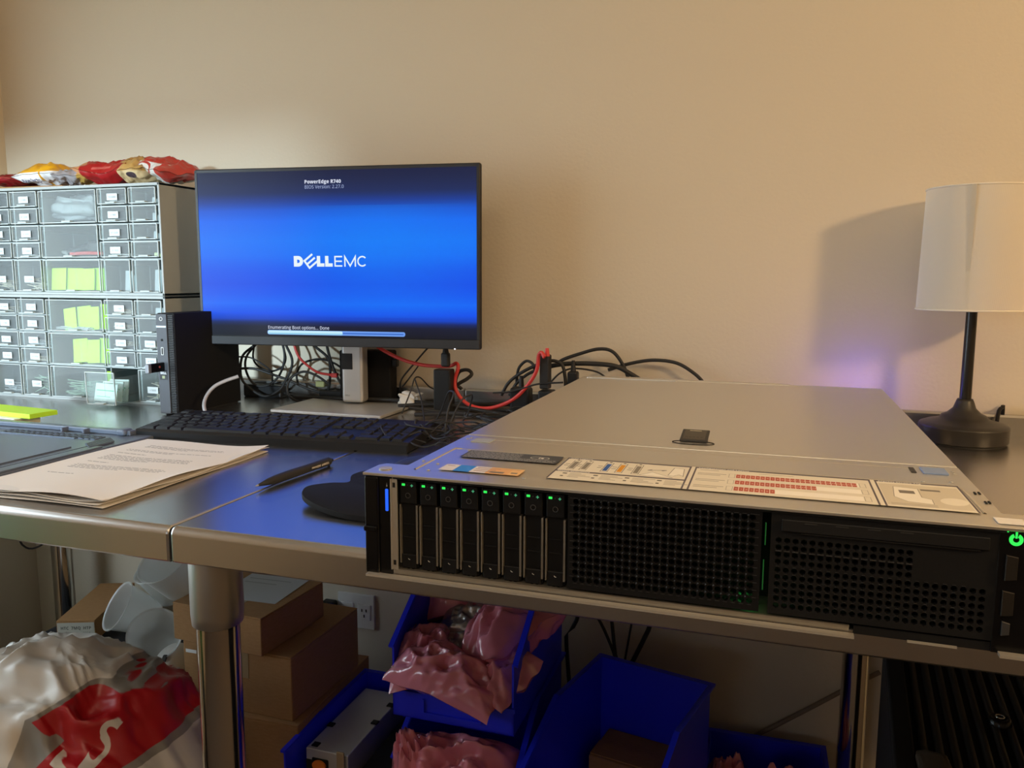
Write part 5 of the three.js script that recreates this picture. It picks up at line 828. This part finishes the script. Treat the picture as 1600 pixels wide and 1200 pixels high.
  pink('narrow pink bag at the left front of the second bin', -0.165, 0.413, -0.445, 0.06, 0.05, 0.10, 9.4, 0.2, 0.4, 0.1);
  pink('left of the two pink bags in the bin beside the black case', 0.275, 0.285, -0.72, 0.085, 0.12, 0.09, 3.3, 0, 0, 0);
  pink('right of the two pink bags in the bin beside the black case', 0.365, 0.288, -0.715, 0.09, 0.12, 0.09, 5.9, 0, 0.2, 0);
  // cardboard piece in the right bin
  const cp = thing('cardboard_block', 'brown cardboard block lying in the right blue bin', 'box', [0.125, 0.3345, -0.645], -0.18); part('block_body', metreUV(rb(0.115, 0.05, 0.09, 0.002, 0, 0.025, 0)), M.card, cp); part('block_flap', metreUV(rb(0.115, 0.002, 0.04, 0.0008, 0, 0.051, 0.02)), M.card, cp);
  // silver power supplies in the left bin
  const psu = (label, x, z, ry, y) => {
    const p = thing('power_supply', label, 'power supply', [x, y, z], ry);
    part('psu_case', rb(0.078, 0.152, 0.205, 0.002, 0, 0.076, 0), M.silver, p);
    part('inlet', rb(0.03, 0.026, 0.004, 0.003, -0.012, 0.125, 0.1035), M.black, p);
    part('release_tab', cyl(0.011, 0.011, 0.004, 0, 0, 0, 20).rotateX(Math.PI / 2).scale(1.1, 0.8, 1), std({ color: lin(0.75, 0.20, 0.02), roughness: 0.5 }), p, [-0.012, 0.128, 0.107]).userData.label = 'orange release tab';
    part('pull_handle', merge([rb(0.014, 0.07, 0.004, 0.002, 0.028, 0.125, 0.107)]), std({ color: lin(0.42, 0.33, 0.2), metalness: 0.3, roughness: 0.4 }), p); part('vent', bx(0.012, 0.03, 0.001, -0.032, 0.118, 0.103), M.dark, p);
    for (const [a, b] of [[0.038, -0.06], [0.038, 0.0], [-0.038, 0.03], [-0.03, 0.09]]) part('case_clip', rb(0.012, 0.003, 0.012, 0.001, a * 0.9, 0.1525, b), M.black, p);
    return p;
  };
  psu('silver power supply with an orange tab in the left blue bin', -0.349, -0.598, 0, 0.2258);
  const ps2 = thing('power_supply', 'dark power supply behind the silver one in the left blue bin', 'power supply', [-0.258, 0.2258, -0.60], 0); part('psu_case', rb(0.07, 0.128, 0.2, 0.003, 0, 0.064, 0), M.blackMatt, ps2); part('pull_handle', rb(0.012, 0.05, 0.004, 0.002, 0.0, 0.09, 0.103), M.silver, ps2);
  for (let i = 0; i < 3; i++) { const b = thing('metal_bracket', `${['nearest', 'middle', 'farthest'][i]} silver slot bracket leaning at the front of the left bin`, 'bracket', [-0.285 + i * 0.024, 0.318 + 0.003 * i, -0.475], -0.5); part('strip', rb(0.016, 0.002, 0.09, 0.0008, 0, 0, 0), M.silver, b, [0, 0, 0], [-0.35, 0, 0.1]); part('bent_tab', rb(0.016, 0.012, 0.002, 0.0008, 0, -0.004, 0), M.silver, b, [0, 0.018, -0.045]); }

  // black ribbed case
  const bc = thing('equipment_case', 'black equipment case with a ribbed top, under the server', 'case', [0.62, 0.43, -0.30], -0.085);
  part('case_body', rb(0.34, 0.235, 0.46, 0.006, 0, 0.1175, 0, 3), M.blackMatt, bc);
  part('top_frame', merge([rb(0.34, 0.012, 0.03, 0.003, 0, 0.24, 0.215), rb(0.34, 0.012, 0.03, 0.003, 0, 0.24, -0.215), rb(0.02, 0.012, 0.46, 0.003, -0.16, 0.24, 0), rb(0.02, 0.012, 0.46, 0.003, 0.16, 0.24, 0)]), M.blackMatt, bc);
  const ribG = new THREE.CapsuleGeometry(0.0045, 0.38, 4, 8).rotateX(Math.PI / 2);
  for (let i = 0; i < 20; i++) part('rib', ribG, std({ color: lin(0.018, 0.018, 0.017), roughness: 0.6 }), bc, [-0.14 + i * 0.0147, 0.236, 0]);
  const lk = part('lock', lathe([[0.001, 0.004], [0.005, 0.004], [0.008, 0.007], [0.011, 0.006], [0.012, 0]], 28), M.blackGloss, bc, [-0.062, 0.241, -0.055]); part('key_ring', new THREE.TorusGeometry(0.004, 0.0009, 8, 20).rotateX(Math.PI / 2), M.chrome, lk, [0, 0.0075, 0]);
  part('latch_arc', new THREE.TorusGeometry(0.012, 0.0018, 8, 20, 1.5).rotateX(-Math.PI / 2), M.chrome, bc, [-0.035, 0.246, -0.05]);
  part('strap_tab', drop(crumple(0.03, 0.012, 0.05, { amp: 0.1 }), 0), std({ color: lin(0.06, 0.045, 0.03), roughness: 0.6 }), bc, [-0.135, 0.239, 0.07]);
  const cr = thing('plastic_crate', 'dark plastic crate on the floor carrying the equipment case', 'crate', [0.66, 0, -0.30]); part('crate_wall', rb(0.24, 0.425, 0.36, 0.004, 0, 0.2125, 0), M.blackMatt, cr); part('crate_rim', rb(0.25, 0.012, 0.37, 0.003, 0, 0.422, 0), M.blackMatt, cr);
}

renderer.render(scene, camera);
